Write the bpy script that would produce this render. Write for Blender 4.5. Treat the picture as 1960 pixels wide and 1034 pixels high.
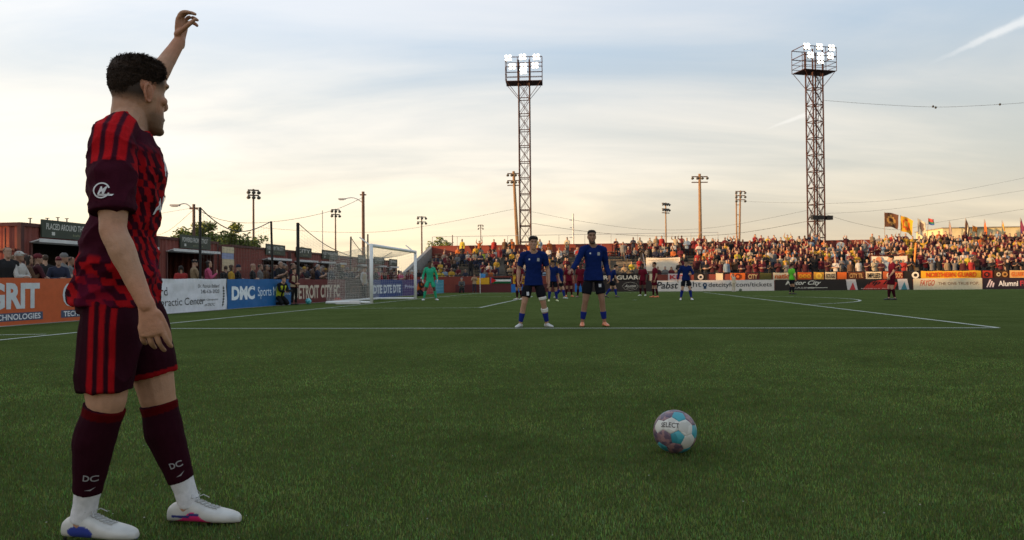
import bpy, math, random
import numpy as np
from mathutils import Vector, Matrix, noise
from mathutils.bvhtree import BVHTree
R = math.radians
random.seed(7); RNG = np.random.default_rng(7)
SC = bpy.context.scene
COL = SC.collection
for o in list(bpy.data.objects): bpy.data.objects.remove(o)

# ------------------------------------------------------------------ camera
CAM_H, F_PX, PITCH, ROLL = .885, 1443.0, math.atan((538.7 - 517) / 1443.0), -.0085
cam = bpy.data.cameras.new('camera'); camo = bpy.data.objects.new('camera', cam); COL.objects.link(camo)
cam.sensor_width = 36; cam.lens = F_PX / 1960 * 36; cam.clip_end = 5000; cam.clip_start = .05
camo.matrix_world = Matrix.Translation((0, 0, CAM_H)) @ Matrix.Rotation(R(90) + PITCH, 4, 'X') @ Matrix.Rotation(ROLL, 4, 'Z')
cam.dof.use_dof = True; cam.dof.focus_distance = 3.4; cam.dof.aperture_fstop = 11
SC.camera = camo

# ------------------------------------------------------------------ world: low evening sun, thin broken cloud
SUN_EL, SUN_AZ = R(4.2), R(251)          # azimuth clockwise from +Y: behind and left of the camera
SUN_DIR = Vector((math.sin(SUN_AZ) * math.cos(SUN_EL), math.cos(SUN_AZ) * math.cos(SUN_EL), math.sin(SUN_EL)))
W = bpy.data.worlds.new('World'); SC.world = W; W.use_nodes = True
nt = W.node_tree; nt.nodes.clear()
def N(t, **k):
    n = nt.nodes.new(t)
    for a, b in k.items(): setattr(n, a, b)
    return n
def L(a, b): nt.links.new(a, b)
def M(op, a, b=None, c=None, clamp=False):
    n = N('ShaderNodeMath', operation=op); n.use_clamp = clamp
    for i, x in enumerate((a, b, c)):
        if x is None: continue
        if isinstance(x, (int, float)): n.inputs[i].default_value = x
        else: L(x, n.inputs[i])
    return n.outputs[0]
def MR(v, a, b, c=0., d=1., smooth=True):
    n = N('ShaderNodeMapRange'); n.interpolation_type = 'SMOOTHSTEP' if smooth else 'LINEAR'
    L(v, n.inputs[0]); 
    for i, x in enumerate((a, b, c, d)): n.inputs[i + 1].default_value = x
    return n.outputs[0]
def VM(op, a, b=None):
    n = N('ShaderNodeVectorMath', operation=op)
    for i, x in enumerate((a, b)):
        if x is None: continue
        if isinstance(x, tuple): n.inputs[i].default_value = x
        else: L(x, n.inputs[i])
    return n
def MIX(f, a, b):
    n = N('ShaderNodeMix', data_type='RGBA'); n.clamp_factor = True
    if isinstance(f, float): n.inputs[0].default_value = f
    else: L(f, n.inputs[0])
    for i, x in ((6, a), (7, b)):
        if isinstance(x, tuple): n.inputs[i].default_value = x + (1,) if len(x) == 3 else x
        else: L(x, n.inputs[i])
    return n.outputs[2]
tc = N('ShaderNodeTexCoord'); gen = tc.outputs['Generated']
sep = N('ShaderNodeSeparateXYZ'); L(gen, sep.inputs[0]); X, Y, Z = sep.outputs
sky = N('ShaderNodeTexSky', sky_type='NISHITA'); sky.sun_disc = False
sky.sun_elevation = SUN_EL; sky.sun_rotation = SUN_AZ; sky.air_density = 1.2; sky.dust_density = 2.5; sky.ozone_density = 1.5
skys = VM('MULTIPLY', sky.outputs[0], (.15, .15, .15)).outputs[0]
zz = M('MAXIMUM', Z, 0.0)
pz = M('ADD', zz, .22)
cx = M('DIVIDE', X, pz); cy = M('DIVIDE', Y, pz)
cmb = N('ShaderNodeCombineXYZ'); L(cx, cmb.inputs[0]); L(cy, cmb.inputs[1])
mp = N('ShaderNodeMapping'); L(cmb.outputs[0], mp.inputs[0]); mp.inputs['Rotation'].default_value = (0, 0, R(24)); mp.inputs['Scale'].default_value = (.55, 1.6, 1)
mp.inputs['Location'].default_value = (.4, 1.3, 0)
def NZ(vec, s, d=6, rough=.55, dist=.0):
    n = N('ShaderNodeTexNoise'); L(vec, n.inputs['Vector']); n.inputs['Scale'].default_value = s
    n.inputs['Detail'].default_value = d; n.inputs['Roughness'].default_value = rough; n.inputs['Distortion'].default_value = dist
    return n.outputs[0]
n1 = NZ(mp.outputs[0], 1.1, 7, .55, .6)
n2 = NZ(mp.outputs[0], 2.6, 6, .6, .3)
n3 = NZ(mp.outputs[0], .55, 3, .5, .2)
dens = M('ADD', M('MULTIPLY', n1, .62), M('ADD', M('MULTIPLY', n2, .14), M('MULTIPLY', n3, .36)))
# the cloud sheet is thicker and brighter towards the sunlit west (left)
sunward = VM('DOT_PRODUCT', gen, (SUN_DIR.x, SUN_DIR.y, 0)).outputs['Value']
west = MR(X, -.75, .65, 1., 0.)
cover = MR(M('ADD', dens, M('MULTIPLY', west, .17)), .46, .82)
thick = MR(n3, .35, .70)
low = (.86, .69, .43); mid = (.79, .71, .58); high = (.53, .56, .61)
cc = MIX(MR(Z, .0, .17), low, mid)
cc = MIX(MR(Z, .13, .42), cc, high)
cc = MIX(M('MULTIPLY', M('MULTIPLY', thick, .40), MR(Z, .05, .2)), cc, (.51, .535, .585))
bl = MIX(MR(Z, .0, .16), (.64, .52, .365), (.52, .52, .49)); bl = MIX(MR(Z, .12, .38), bl, (.36, .48, .63))
base = MIX(.80, skys, bl)                  # hazy clear air between the clouds
col = MIX(M('MULTIPLY', cover, .92), base, cc)
lf = M('ADD', .84, M('MULTIPLY', west, .22))
lfc = N('ShaderNodeCombineXYZ'); L(lf, lfc.inputs[0]); L(lf, lfc.inputs[1]); L(lf, lfc.inputs[2])
col = VM('MULTIPLY', col, lfc.outputs[0]).outputs[0]
# vapour trail: a band along a great circle, frayed by noise
def trail(p0, p1, width, amount, col, endf=1.6):
    a = Vector(p0).normalized(); b = Vector(p1).normalized(); nrm = a.cross(b).normalized(); md = ((a + b) / 2).normalized(); al = nrm.cross(md)
    half = math.asin(min(1, (b - a).length / 2))
    d = VM('DOT_PRODUCT', gen, tuple(nrm)).outputs['Value']
    s = M('DIVIDE', VM('DOT_PRODUCT', gen, tuple(al)).outputs['Value'], half)
    wob = M('MULTIPLY', M('SUBTRACT', NZ(gen, 30., 4, .6), .5), width * 1.6)
    wid = MR(s, -1., 1.1, width * .35, width * 1.25, False)
    q = M('DIVIDE', M('ABSOLUTE', M('ADD', d, wob)), wid)
    m = M('MULTIPLY', MR(q, .15, 1., 1., 0.), M('MULTIPLY', M('MULTIPLY', MR(s, -1.05, .5, 0., 1.), MR(s, 1.0, endf, 1., 0.)), MR(VM('DOT_PRODUCT', gen, tuple(md)).outputs['Value'], .8, .9)))
    return MIX(M('MULTIPLY', m, amount), col, (.78, .75, .71))
def pray(px, py):
    dx, dy = px - 980, py - 517; cr, sr = math.cos(ROLL), math.sin(ROLL)
    xx = (cr * dx + sr * dy) / F_PX; u = -(-sr * dx + cr * dy) / F_PX
    return Vector((xx, math.cos(PITCH) - u * math.sin(PITCH), math.sin(PITCH) + u * math.cos(PITCH)))
col = trail(pray(1765, 128), pray(1985, 28), .0065, .36, col)
col = trail(pray(1455, 252), pray(1540, 222), .0035, .25, col)
bg = N('ShaderNodeBackground'); L(col, bg.inputs[0]); bg.inputs[1].default_value = 1.0
out = N('ShaderNodeOutputWorld'); L(bg.outputs[0], out.inputs[0])

sun = bpy.data.lights.new('sun', 'SUN'); suno = bpy.data.objects.new('sun', sun); COL.objects.link(suno)
sun.energy = 5.0; sun.angle = R(.6); sun.color = (1, .62, .30)
suno.rotation_euler = (-SUN_DIR).to_track_quat('-Z', 'Y').to_euler()
SC.view_settings.view_transform = 'Standard'; SC.view_settings.look = 'None'; SC.view_settings.gamma = 1
SC.view_settings.exposure = 0.72

# ------------------------------------------------------------------ places
TH = .1246
G0 = Vector((-7.93, 15.137, 0)); U = Vector((math.sin(TH), math.cos(TH), 0)); V = Vector((math.cos(TH), -math.sin(TH), 0))
RZ_FAR, RZ_LEFT = -TH, R(90) - TH        # local x = to the right of someone on the pitch facing the thing, local y = away
def AB(a, b, z=0.): return G0 + U * a + V * b + Vector((0, 0, z))
def at(px, py, depth): r = pray(px, py); return Vector((0, 0, CAM_H)) + r * (depth / r.y)
def onb(px, b):       # the point on the line b metres out from the goal line that shows at column px
    r = pray(px, 540); k = (b + G0.dot(V)) / (r.x * V.x + r.y * V.y); return (r.x * k, r.y * k, -.012)
def gnd(px, py): r = pray(px, py); return Vector((0, 0, CAM_H)) + r * (-CAM_H / r.z)

# ------------------------------------------------------------------ materials
MATS = {}
def mat(name, col, rough=.65, var=.18, scale=6., bump=0., bscale=40., metal=0., spec=.3, emit=0., attr=None, trans=0., alpha=None):
    if name in MATS: return MATS[name]
    m = bpy.data.materials.new(name); m.use_nodes = True; t = m.node_tree; p = t.nodes['Principled BSDF']
    p.inputs['Roughness'].default_value = rough; p.inputs['Metallic'].default_value = metal
    p.inputs['Specular IOR Level'].default_value = spec
    tcn = t.nodes.new('ShaderNodeTexCoord')
    nz = t.nodes.new('ShaderNodeTexNoise'); nz.inputs['Scale'].default_value = scale; nz.inputs['Detail'].default_value = 6; nz.inputs['Roughness'].default_value = .65
    t.links.new(tcn.outputs['Object'], nz.inputs['Vector'])
    mr = t.nodes.new('ShaderNodeMapRange'); mr.inputs[1].default_value = .25; mr.inputs[2].default_value = .75; mr.inputs[3].default_value = 1 - var; mr.inputs[4].default_value = 1 + var
    t.links.new(nz.outputs[0], mr.inputs[0])
    mx = t.nodes.new('ShaderNodeVectorMath'); mx.operation = 'SCALE'; t.links.new(mr.outputs[0], mx.inputs['Scale'])
    if attr:
        at_ = t.nodes.new('ShaderNodeAttribute'); at_.attribute_name = attr; t.links.new(at_.outputs['Color'], mx.inputs[0])
    else: mx.inputs[0].default_value = col[:3]
    t.links.new(mx.outputs[0], p.inputs['Base Color'])
    if bump:
        b = t.nodes.new('ShaderNodeBump'); b.inputs['Strength'].default_value = bump; b.inputs['Distance'].default_value = .01
        n2_ = t.nodes.new('ShaderNodeTexNoise'); n2_.inputs['Scale'].default_value = bscale; n2_.inputs['Detail'].default_value = 4
        t.links.new(tcn.outputs['Object'], n2_.inputs['Vector']); t.links.new(n2_.outputs[0], b.inputs['Height']); t.links.new(b.outputs[0], p.inputs['Normal'])
    if emit:
        p.inputs['Emission Color'].default_value = tuple(col[:3]) + (1,); p.inputs['Emission Strength'].default_value = emit
    MATS[name] = m; return m
def hexc(r, g, b):      # sRGB 0-255 to linear
    return tuple(((c / 255 + .055) / 1.055) ** 2.4 if c > 10 else c / 255 / 12.92 for c in (r, g, b))
m_white = mat('white_paint', (.78, .78, .76), .45, .08)
m_black = mat('black_plastic', (.012, .012, .013), .5)
m_concrete = mat('concrete', (.27, .25, .22), .9, .25, 3, .3, 30)
m_step = mat('bleacher_concrete', (.19, .165, .135), .9, .3, 2.5, .3, 20)
m_asphalt = mat('asphalt', (.075, .07, .066), .95, .25, 2, .4, 60)
m_wallred = mat('maroon_wall_paint', (.20, .045, .03), .8, .22, 1.2, .2, 12)
m_cont = mat('maroon_container_paint', (.20, .052, .038), .6, .28, 1.6, .25, 25)
m_contd = mat('dark_container_frame', (.085, .028, .024), .6, .3, 3)
m_steel = mat('galvanised_steel', (.32, .32, .33), .5, .2, 8, metal=.6)
m_rust = mat('red_brown_lattice_steel', (.055, .024, .020), .7, .35, 5)
m_wood = mat('weathered_timber', (.24, .145, .075), .85, .35, 5, .4, 30)
m_wooddark = mat('dark_timber', (.10, .06, .045), .85, .3, 5)
m_sign = mat('dark_green_sign', (.045, .058, .042), .5, .25, 2)
m_signtext = mat('pale_sign_lettering', (.55, .54, .48), .6, .1)
m_lamp = mat('lamp_housing', (.10, .095, .085), .5)
m_wire = mat('black_cable', (.03, .028, .026), .6)
m_line = mat('line_paint', (.38, .40, .33), .9, .22, 20, .3, 90)
m_net = mat('white_net_cord', (.62, .60, .55), .8, .1)
m_netdark = mat('dark_net_cord', (.16, .14, .12), .8, .1)
m_leaf = mat('tree_foliage', (.125, .155, .032), .7, .4, 1.5)
m_bark = mat('bark', (.08, .06, .045), .9, .3, 8, .5, 30)
m_lit = mat('lit_floodlight_lens', (1, .93, .80), .3, 0, emit=3)
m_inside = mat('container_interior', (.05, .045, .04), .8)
PM = {}
def pm(rgb, name=None, rough=.55, var=.12):
    k = (rgb, rough)
    if k not in PM: PM[k] = mat(name or 'paint_%02x%02x%02x_%d' % (*rgb, int(rough * 100)), hexc(*rgb), rough, var)
    return PM[k]

# ------------------------------------------------------------------ mesh helpers
class MB:
    def __init__(s): s.v = []; s.f = []; s.m = []
    def add(s, vs, fs, mi=0):
        o = len(s.v); s.v.extend([tuple(x) for x in vs]); s.f.extend([tuple(i + o for i in f) for f in fs]); s.m.extend([mi] * len(fs)); return s
    def box(s, c, d, mi=0, rot=None):
        hx, hy, hz = d[0] / 2, d[1] / 2, d[2] / 2
        vs = [Vector((x, y, z)) for x in (-hx, hx) for y in (-hy, hy) for z in (-hz, hz)]
        if rot is not None: vs = [rot @ q for q in vs]
        return s.add([q + Vector(c) for q in vs], [(0, 1, 3, 2), (4, 6, 7, 5), (0, 4, 5, 1), (2, 3, 7, 6), (0, 2, 6, 4), (1, 5, 7, 3)], mi)
    def tube(s, p0, p1, r0, r1=None, n=6, mi=0):
        return s.path([p0, p1], [r0, r0 if r1 is None else r1], n, mi)
    def path(s, pts, r, n=6, mi=0, cap=True):
        pts = [Vector(p) for p in pts]
        if not isinstance(r, (list, tuple)): r = [r] * len(pts)
        vs = []; prev = None
        for i, p in enumerate(pts):
            t = (pts[min(i + 1, len(pts) - 1)] - pts[max(i - 1, 0)]).normalized()
            a = prev if prev is not None else (Vector((0, 0, 1)) if abs(t.z) < .9 else Vector((1, 0, 0)))
            a = (a - t * a.dot(t)).normalized(); prev = a; b = t.cross(a)
            for k in range(n):
                w = 2 * math.pi * k / n + math.pi / n; vs.append(p + a * (math.cos(w) * r[i]) + b * (math.sin(w) * r[i]))
        fs = []
        for i in range(len(pts) - 1):
            for k in range(n):
                k2 = (k + 1) % n; fs.append((i * n + k, i * n + k2, (i + 1) * n + k2, (i + 1) * n + k))
        if cap: fs.append(tuple(range(n - 1, -1, -1))); fs.append(tuple(range((len(pts) - 1) * n, len(pts) * n)))
        return s.add(vs, fs, mi)
    def lathe(s, c, prof, n=16, mi=0, axis=None):     # prof: (radius, height)
        rot = axis if axis is not None else Matrix.Identity(3); vs = []; fs = []
        for r, z in prof:
            for k in range(n):
                w = 2 * math.pi * k / n; vs.append(Vector(c) + rot @ Vector((r * math.cos(w), r * math.sin(w), z)))
        for i in range(len(prof) - 1):
            for k in range(n): k2 = (k + 1) % n; fs.append((i * n + k, i * n + k2, (i + 1) * n + k2, (i + 1) * n + k))
        fs.append(tuple(range(n - 1, -1, -1))); fs.append(tuple(range((len(prof) - 1) * n, len(prof) * n)))
        return s.add(vs, fs, mi)
    def mesh(s, name): 
        me = bpy.data.meshes.new(name); me.from_pydata(s.v, [], s.f)
        if any(s.m): me.polygons.foreach_set('material_index', s.m)
        me.update(); return me
def obj(name, me, mats, parent=None, loc=None, smooth=False, kind=None):
    if isinstance(me, MB): me = me.mesh(name)
    if smooth: me.polygons.foreach_set('use_smooth', [True] * len(me.polygons))
    o = bpy.data.objects.new(name, me); COL.objects.link(o)
    for m in (mats if isinstance(mats, (list, tuple)) else [mats]):
        if len(me.materials) < (len(mats) if isinstance(mats, (list, tuple)) else 1): me.materials.append(m)
    if parent: o.parent = parent
    if loc is not None: o.location = loc
    if kind: o['kind'] = kind
    return o
def tag(o, label=None, cat=None, group=None, kind=None):
    for k, x in (('label', label), ('category', cat), ('group', group), ('kind', kind)):
        if x: o[k] = x
    return o
def thing(name, label, cat, loc=(0, 0, 0), rz=0., group=None):
    o = bpy.data.objects.new(name, None); COL.objects.link(o); o.location = loc; o.rotation_euler = (0, 0, rz); o.empty_display_size = .2
    return tag(o, label, cat, group)
def copy_tree(o, parent=None):
    c = o.copy(); COL.objects.link(c); c.parent = parent
    for ch in list(o.children): copy_tree(ch, c)
    return c
TXT = {}
def text_data(s, bold=0., shear=0.):
    k = (s, bold, shear)
    if k in TXT: return TXT[k]
    cu = bpy.data.curves.new('t', 'FONT'); cu.body = s; cu.offset = bold; cu.shear = shear; cu.resolution_u = 3
    o = bpy.data.objects.new('t', cu); COL.objects.link(o); bpy.context.view_layer.update()
    me = bpy.data.meshes.new_from_object(o.evaluated_get(bpy.context.evaluated_depsgraph_get()))
    v = np.array([x.co[:] for x in me.vertices]) if len(me.vertices) else np.zeros((1, 3)); f = [tuple(p.vertices) for p in me.polygons]
    bpy.data.objects.remove(o); bpy.data.curves.remove(cu); bpy.data.meshes.remove(me)
    mn, mxx = v.min(0), v.max(0); v = (v - mn); TXT[k] = (v, f, mxx - mn); return TXT[k]
def lettering(s, m, parent, x0, x1, z0, z1, y=-.03, bold=0., shear=0., warp=None, label=None, name='lettering', keep=False):
    v, f, sz = text_data(s, bold, shear)
    sx = (x1 - x0) / sz[0]; szz = (z1 - z0) / sz[1]
    if keep: sx = szz = min(sx, szz)
    mb = MB(); vs = []
    for q in v:
        x, z = x0 + q[0] * sx, z0 + q[1] * szz
        vs.append((x, y + (warp(x, z) if warp else 0), z))
    mb.add(vs, f)
    return obj(name, mb, m, parent)
# ================================================================== SETTING
def turf_material():
    m = bpy.data.materials.new('artificial_turf'); m.use_nodes = True; t = m.node_tree; p = t.nodes['Principled BSDF']
    p.inputs['Roughness'].default_value = .9; p.inputs['Specular IOR Level'].default_value = .0
    tcn = t.nodes.new('ShaderNodeTexCoord')
    def nz(s, d, r=.6):
        n = t.nodes.new('ShaderNodeTexNoise'); n.inputs['Scale'].default_value = s; n.inputs['Detail'].default_value = d; n.inputs['Roughness'].default_value = r
        t.links.new(tcn.outputs['Object'], n.inputs['Vector']); return n.outputs[0]
    def ramp(a, c0, c1, lo=.3, hi=.7):
        r = t.nodes.new('ShaderNodeValToRGB'); r.color_ramp.elements[0].position = lo; r.color_ramp.elements[1].position = hi
        r.color_ramp.elements[0].color = c0 + (1,); r.color_ramp.elements[1].color = c1 + (1,); t.links.new(a, r.inputs[0]); return r.outputs[0]
    def mul(a, b):
        n = t.nodes.new('ShaderNodeMix'); n.data_type = 'RGBA'; n.blend_type = 'MULTIPLY'; n.inputs[0].default_value = 1
        t.links.new(a, n.inputs[6]); t.links.new(b, n.inputs[7]); return n.outputs[2]
    c = ramp(nz(120, 3, .7), (.044, .066, .017), (.120, .150, .048))
    c = mul(c, ramp(nz(9, 4), (.78, .80, .76), (1.15, 1.12, 1.15)))
    c = mul(c, ramp(nz(.7, 3), (.84, .86, .80), (1.12, 1.10, 1.12)))
    t.links.new(c, p.inputs['Base Color'])
    b = t.nodes.new('ShaderNodeBump'); b.inputs['Strength'].default_value = .9; b.inputs['Distance'].default_value = .02
    t.links.new(nz(150, 3, .7), b.inputs['Height']); t.links.new(b.outputs[0], p.inputs['Normal'])
    return m
m_turf = turf_material()
def sheet(name, pts, z, m, parent=None, kind=None):
    mb = MB(); mb.add([(p[0], p[1], z) for p in pts], [tuple(range(len(pts)))]); return obj(name, mb, m, parent, kind=kind)
sheet('ground', [(-1500, -1500), (1500, -1500), (1500, 1500), (-1500, 1500)], -.02, m_asphalt, kind='structure')
pitch = sheet('pitch', [AB(-17, -3.15), AB(-17, 75), AB(46.3, 75), AB(46.3, -3.15)], 0., m_turf, kind='structure')
# painted lines (each one a sheet 4 mm above the turf)
def line(p, q, w=.11, z=.008):
    d = (q - p).normalized(); n = Vector((-d.y, d.x, 0)) * (w / 2)
    mb = MB(); k = max(2, int((q - p).length / .5)); vs = []; fs = []
    for i in range(k + 1):
        c = p.lerp(q, i / k); j = 1 + .12 * math.sin(i * 2.3); vs += [c - n * j, c + n * j]
    fs = [(2 * i, 2 * i + 2, 2 * i + 3, 2 * i + 1) for i in range(k)]
    mb.add([(x.x, x.y, z) for x in vs], fs); obj('line_marking', mb, m_line, pitch)
line(AB(-13, 0), AB(43.5, 0)); line(AB(0, .06), AB(0, 16.5)); line(AB(40.3, .06), AB(40.3, 16.5)); line(AB(.06, 16.5), AB(40.24, 16.5))
line(AB(11, .06), AB(11, 5.5)); line(AB(29.3, .06), AB(29.3, 5.5)); line(AB(11.06, 5.5), AB(29.24, 5.5)); line(AB(43.5, 0), AB(43.5, 60)); 
arc = [AB(20.15 + 9.15 * math.sin(w), 11 + 9.15 * math.cos(w)) for w in np.linspace(-R(52.6), R(52.6), 41)]
mb = MB(); vs = []
for i, c in enumerate(arc):
    ctr = AB(20.15, 11); d = (c - ctr).normalized() * .055; vs += [c - d, c + d]
mb.add([(x.x, x.y, .008) for x in vs], [(2 * i, 2 * i + 2, 2 * i + 3, 2 * i + 1) for i in range(40)]); obj('line_marking', mb, m_line, pitch)
# short six-yard-style tick on the near left
line(gnd(-60, 643), gnd(88, 640.5), .09)
mb = MB(); c = AB(20.15, 11); mb.add([(c.x + .11 * math.cos(w), c.y + .11 * math.sin(w), .008) for w in np.linspace(0, 2 * math.pi, 17)[:-1]], [tuple(range(16))]); obj('line_marking', mb, m_line, pitch)
sheet('concourse', [AB(-17, -40), AB(-17, -3.2), AB(75, -3.2), AB(75, -40)], -.012, m_concrete, kind='structure')

# near turf blades, thinning out with distance
def grass():
    n = 420000
    u = RNG.random(n); y = 1.9 + (u ** 1.75) * 10.5
    x = (RNG.random(n) * 2 - 1) * (y * .72 + .3)
    hgt = (.007 + .010 * RNG.random(n)) * (1 + .05 * y) * np.clip((12.6 - y) / 7.5, .12, 1); w = .0019 + .0011 * y * .42
    cl = np.sin(x * 9.1 + np.sin(y * 7.3) * 2) * np.sin(y * 11.7 + np.sin(x * 5.1) * 2)
    ang = RNG.random(n) * 6.283; lean = RNG.normal(0, .55, n) ; la = RNG.random(n) * 6.283 + cl
    dx, dy = np.cos(ang) * w / 2, np.sin(ang) * w / 2
    tx, ty = x + np.cos(la) * lean * hgt, y + np.sin(la) * lean * hgt
    mx_, my_ = x + np.cos(la) * lean * hgt * .3, y + np.sin(la) * lean * hgt * .3
    vs = np.empty((n, 5, 3), np.float32)
    vs[:, 0] = np.stack([x - dx, y - dy, np.full(n, -.002)], 1); vs[:, 1] = np.stack([x + dx, y + dy, np.full(n, -.002)], 1)
    vs[:, 2] = np.stack([mx_ + dx * .8, my_ + dy * .8, hgt * .6], 1); vs[:, 3] = np.stack([mx_ - dx * .8, my_ - dy * .8, hgt * .6], 1)
    vs[:, 4] = np.stack([tx, ty, hgt], 1)
    me = bpy.data.meshes.new('grass'); me.vertices.add(n * 5); me.vertices.foreach_set('co', vs.ravel())
    b = np.arange(n)[:, None] * 5; li = np.concatenate([b + [0, 1, 2, 3], b + [3, 2, 4]], 1).ravel()
    me.loops.add(n * 7); me.loops.foreach_set('vertex_index', li.astype(np.int32))
    me.polygons.add(n * 2); ls = (np.arange(n)[:, None] * 7 + [0, 4]).ravel(); me.polygons.foreach_set('loop_start', ls.astype(np.int32))
    me.update(calc_edges=True)
    ca = me.color_attributes.new('Col', 'FLOAT_COLOR', 'POINT')
    def vnoise(sx, sy, seed):
        g = np.random.default_rng(seed).random((128, 128)); a, b = (x * sx + 500) % 127, (y * sy + 500) % 127; i, j = a.astype(int), b.astype(int); fa, fb = a - i, b - j; fa, fb = fa * fa * (3 - 2 * fa), fb * fb * (3 - 2 * fb)
        return (g[i, j] * (1 - fa) * (1 - fb) + g[(i + 1) % 128, j] * fa * (1 - fb) + g[i, (j + 1) % 128] * (1 - fa) * fb + g[(i + 1) % 128, (j + 1) % 128] * fa * fb)
    tone = .84 + .55 * vnoise(1.3, 1.3, 1) + .45 * vnoise(6, 6, 2) + .35 * vnoise(28, 28, 3) - .25
    base = np.stack([.072 + .065 * RNG.random(n), .108 + .078 * RNG.random(n), .028 + .028 * RNG.random(n)], 1) * (tone * np.exp(np.clip(RNG.normal(0, .27, n), -.6, .45)))[:, None]
    brown = RNG.random(n) < .06; base[brown] = [.15, .13, .06]
    cols = np.ones((n, 5, 4), np.float32); cols[:, :, :3] = base[:, None, :]
    ca.data.foreach_set('color', cols.ravel())
    m = mat('turf_blades', (0, 0, 0), .75, .15, 2, attr='Col', spec=.0); tt = m.node_tree; pb = tt.nodes['Principled BSDF']; tl = tt.nodes.new('ShaderNodeBsdfTranslucent'); mx = tt.nodes.new('ShaderNodeMixShader'); mx.inputs[0].default_value = .42
    tt.links.new(pb.inputs['Base Color'].links[0].from_socket, tl.inputs[0]); tt.links.new(pb.outputs[0], mx.inputs[1]); tt.links.new(tl.outputs[0], mx.inputs[2]); tt.links.new(mx.outputs[0], tt.nodes['Material Output'].inputs[0])
    g = obj('grass', me, m)
    tag(g, 'short green artificial grass blades covering the near pitch', 'grass', kind='stuff')
grass()
# rubber crumbs / light flecks
mb = MB()
for i in range(110):
    y = 2.4 + random.random() ** 1.5 * 9; x = (random.random() * 2 - 1) * y * .7; s = .002 + .003 * random.random()
    mb.box((x, y, .022), (s, s, s * .6))
tag(obj('turf_debris', mb, mat('pale_fibre', (.35, .34, .28))), 'pale specks of loose fibre scattered on the turf', 'debris', kind='stuff')

# ------------------------------------------------------------------ added houses, unseen left of the frame, placed to shade the pitch
def added_shade_houses():
    rr = random.Random(3); y = -70.
    while y < 62:
        w = rr.uniform(8, 13); h = rr.uniform(5.6, 6.8); g = rr.uniform(1.4, 2.4); mb = MB(); x0, x1 = -74., -64.
        mb.box(((x0 + x1) / 2, y + w / 2, h / 2), (x1 - x0, w, h)); xm = (x0 + x1) / 2
        mb.add([(x0 - .3, y, h), (x1 + .3, y, h), (x1 + .3, y + w, h), (x0 - .3, y + w, h), (xm, y + .02, h + g), (xm, y + w - .02, h + g)], [(0, 1, 4), (1, 2, 5, 4), (2, 3, 5), (3, 0, 4, 5), (0, 3, 2, 1)])
        mb.box((xm + 2, y + w * .3, h + g), (.7, .9, 1.6)); o = obj('added_shade_house', mb, m_concrete); tag(o, kind='structure'); y += w + rr.uniform(.1, .6)
added_shade_houses()
# ------------------------------------------------------------------ advertising boards along the goal line (left)
def wrinkle(seed, amp=.012):
    def w(x, z):
        return -(amp * (noise.noise(Vector((x * 1.7 + seed, z * 3.2, seed))) + .5 * noise.noise(Vector((x * 4.3, z * 5 + x * 2, seed + 9)))))
    return w
def left_board(a0, a1, rgb, label, h=1.05, b=-3.3, amp=.012, name='advertising_board', cat='advertising board', rough=.45):
    w = a1 - a0 - .01; t = thing(name, label, cat, AB(a0, b), RZ_LEFT, 'advertising boards along the goal line')
    warp = wrinkle(a0 * 3.1, amp); mb = MB(); nx, nz_ = max(8, int(w / .09)), 12; vs = []
    for j in range(nz_ + 1):
        for i in range(nx + 1):
            x, z = w * i / nx, .01 + (h - .01) * j / nz_
            vs.append((x, -.03 + warp(x, z), z + (.008 * math.sin(x * 3 + a0) if j == nz_ else 0)))
    fs = [(j * (nx + 1) + i, j * (nx + 1) + i + 1, (j + 1) * (nx + 1) + i + 1, (j + 1) * (nx + 1) + i) for j in range(nz_) for i in range(nx)]
    mb.add(vs, fs); obj('panel', mb, pm(rgb, rough=rough), t, smooth=True)
    mb = MB(); mb.box((w / 2, .03, h / 2 - .02), (w, .06, h - .06)); obj('backing', mb, m_steel, t)
    return t, warp
def wr(t, warp, s, rgb, x0, x1, z0, z1, bold=0., shear=0., y=-.036): return lettering(s, pm(rgb), t, x0, x1, z0, z1, y, bold, shear, warp)
def patch(t, warp, rgb, x0, x1, z0, z1, y=-.034, name='print_patch'):
    mb = MB(); n = max(2, int((x1 - x0) / .12)); vs = []
    for j in range(4):
        for i in range(n + 1):
            x, z = x0 + (x1 - x0) * i / n, z0 + (z1 - z0) * j / 3; vs.append((x, y + warp(x, z), z))
    mb.add(vs, [(j * (n + 1) + i, j * (n + 1) + i + 1, (j + 1) * (n + 1) + i + 1, (j + 1) * (n + 1) + i) for j in range(3) for i in range(n)]); return obj(name, mb, pm(rgb), t)
ORG, GRY, NAV = (196, 92, 50), (205, 208, 210), (72, 82, 104)
t, w = left_board(-2.2, 5.55, ORG, 'long orange board with big grey lettering at far left', amp=.004)
for x0 in (.40, 2.62, 4.86):
    wr(t, w, 'GRIT', GRY, x0, x0 + 1.5, .36, .95, .045)
    patch(t, w, NAV, x0 - .05, x0 + 1.6, .10, .28); wr(t, w, 'TECHNOLOGIES', (225, 225, 228), x0 + .03, x0 + 1.52, .125, .255, .02, y=-.04)
t, w = left_board(5.6, 10.58, (222, 222, 228), 'white vinyl board with black clinic lettering beside the blue board', amp=.032)
DK = (38, 38, 42)
wr(t, w, 'Ballard', DK, .1, 1.42, .55, .80); wr(t, w, 'Chiropractic Center', DK, .1, 3.55, .16, .46)
wr(t, w, 'Dr. Patricia Ballard', DK, 3.15, 4.45, .76, .87); wr(t, w, '248-626-2020', DK, 3.3, 4.45, .58, .70); wr(t, w, 'Official Chiropractor', DK, 3.2, 4.4, .32, .40); wr(t, w, 'of DCFC', DK, 3.55, 4.15, .16, .25, shear=.3)
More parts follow.
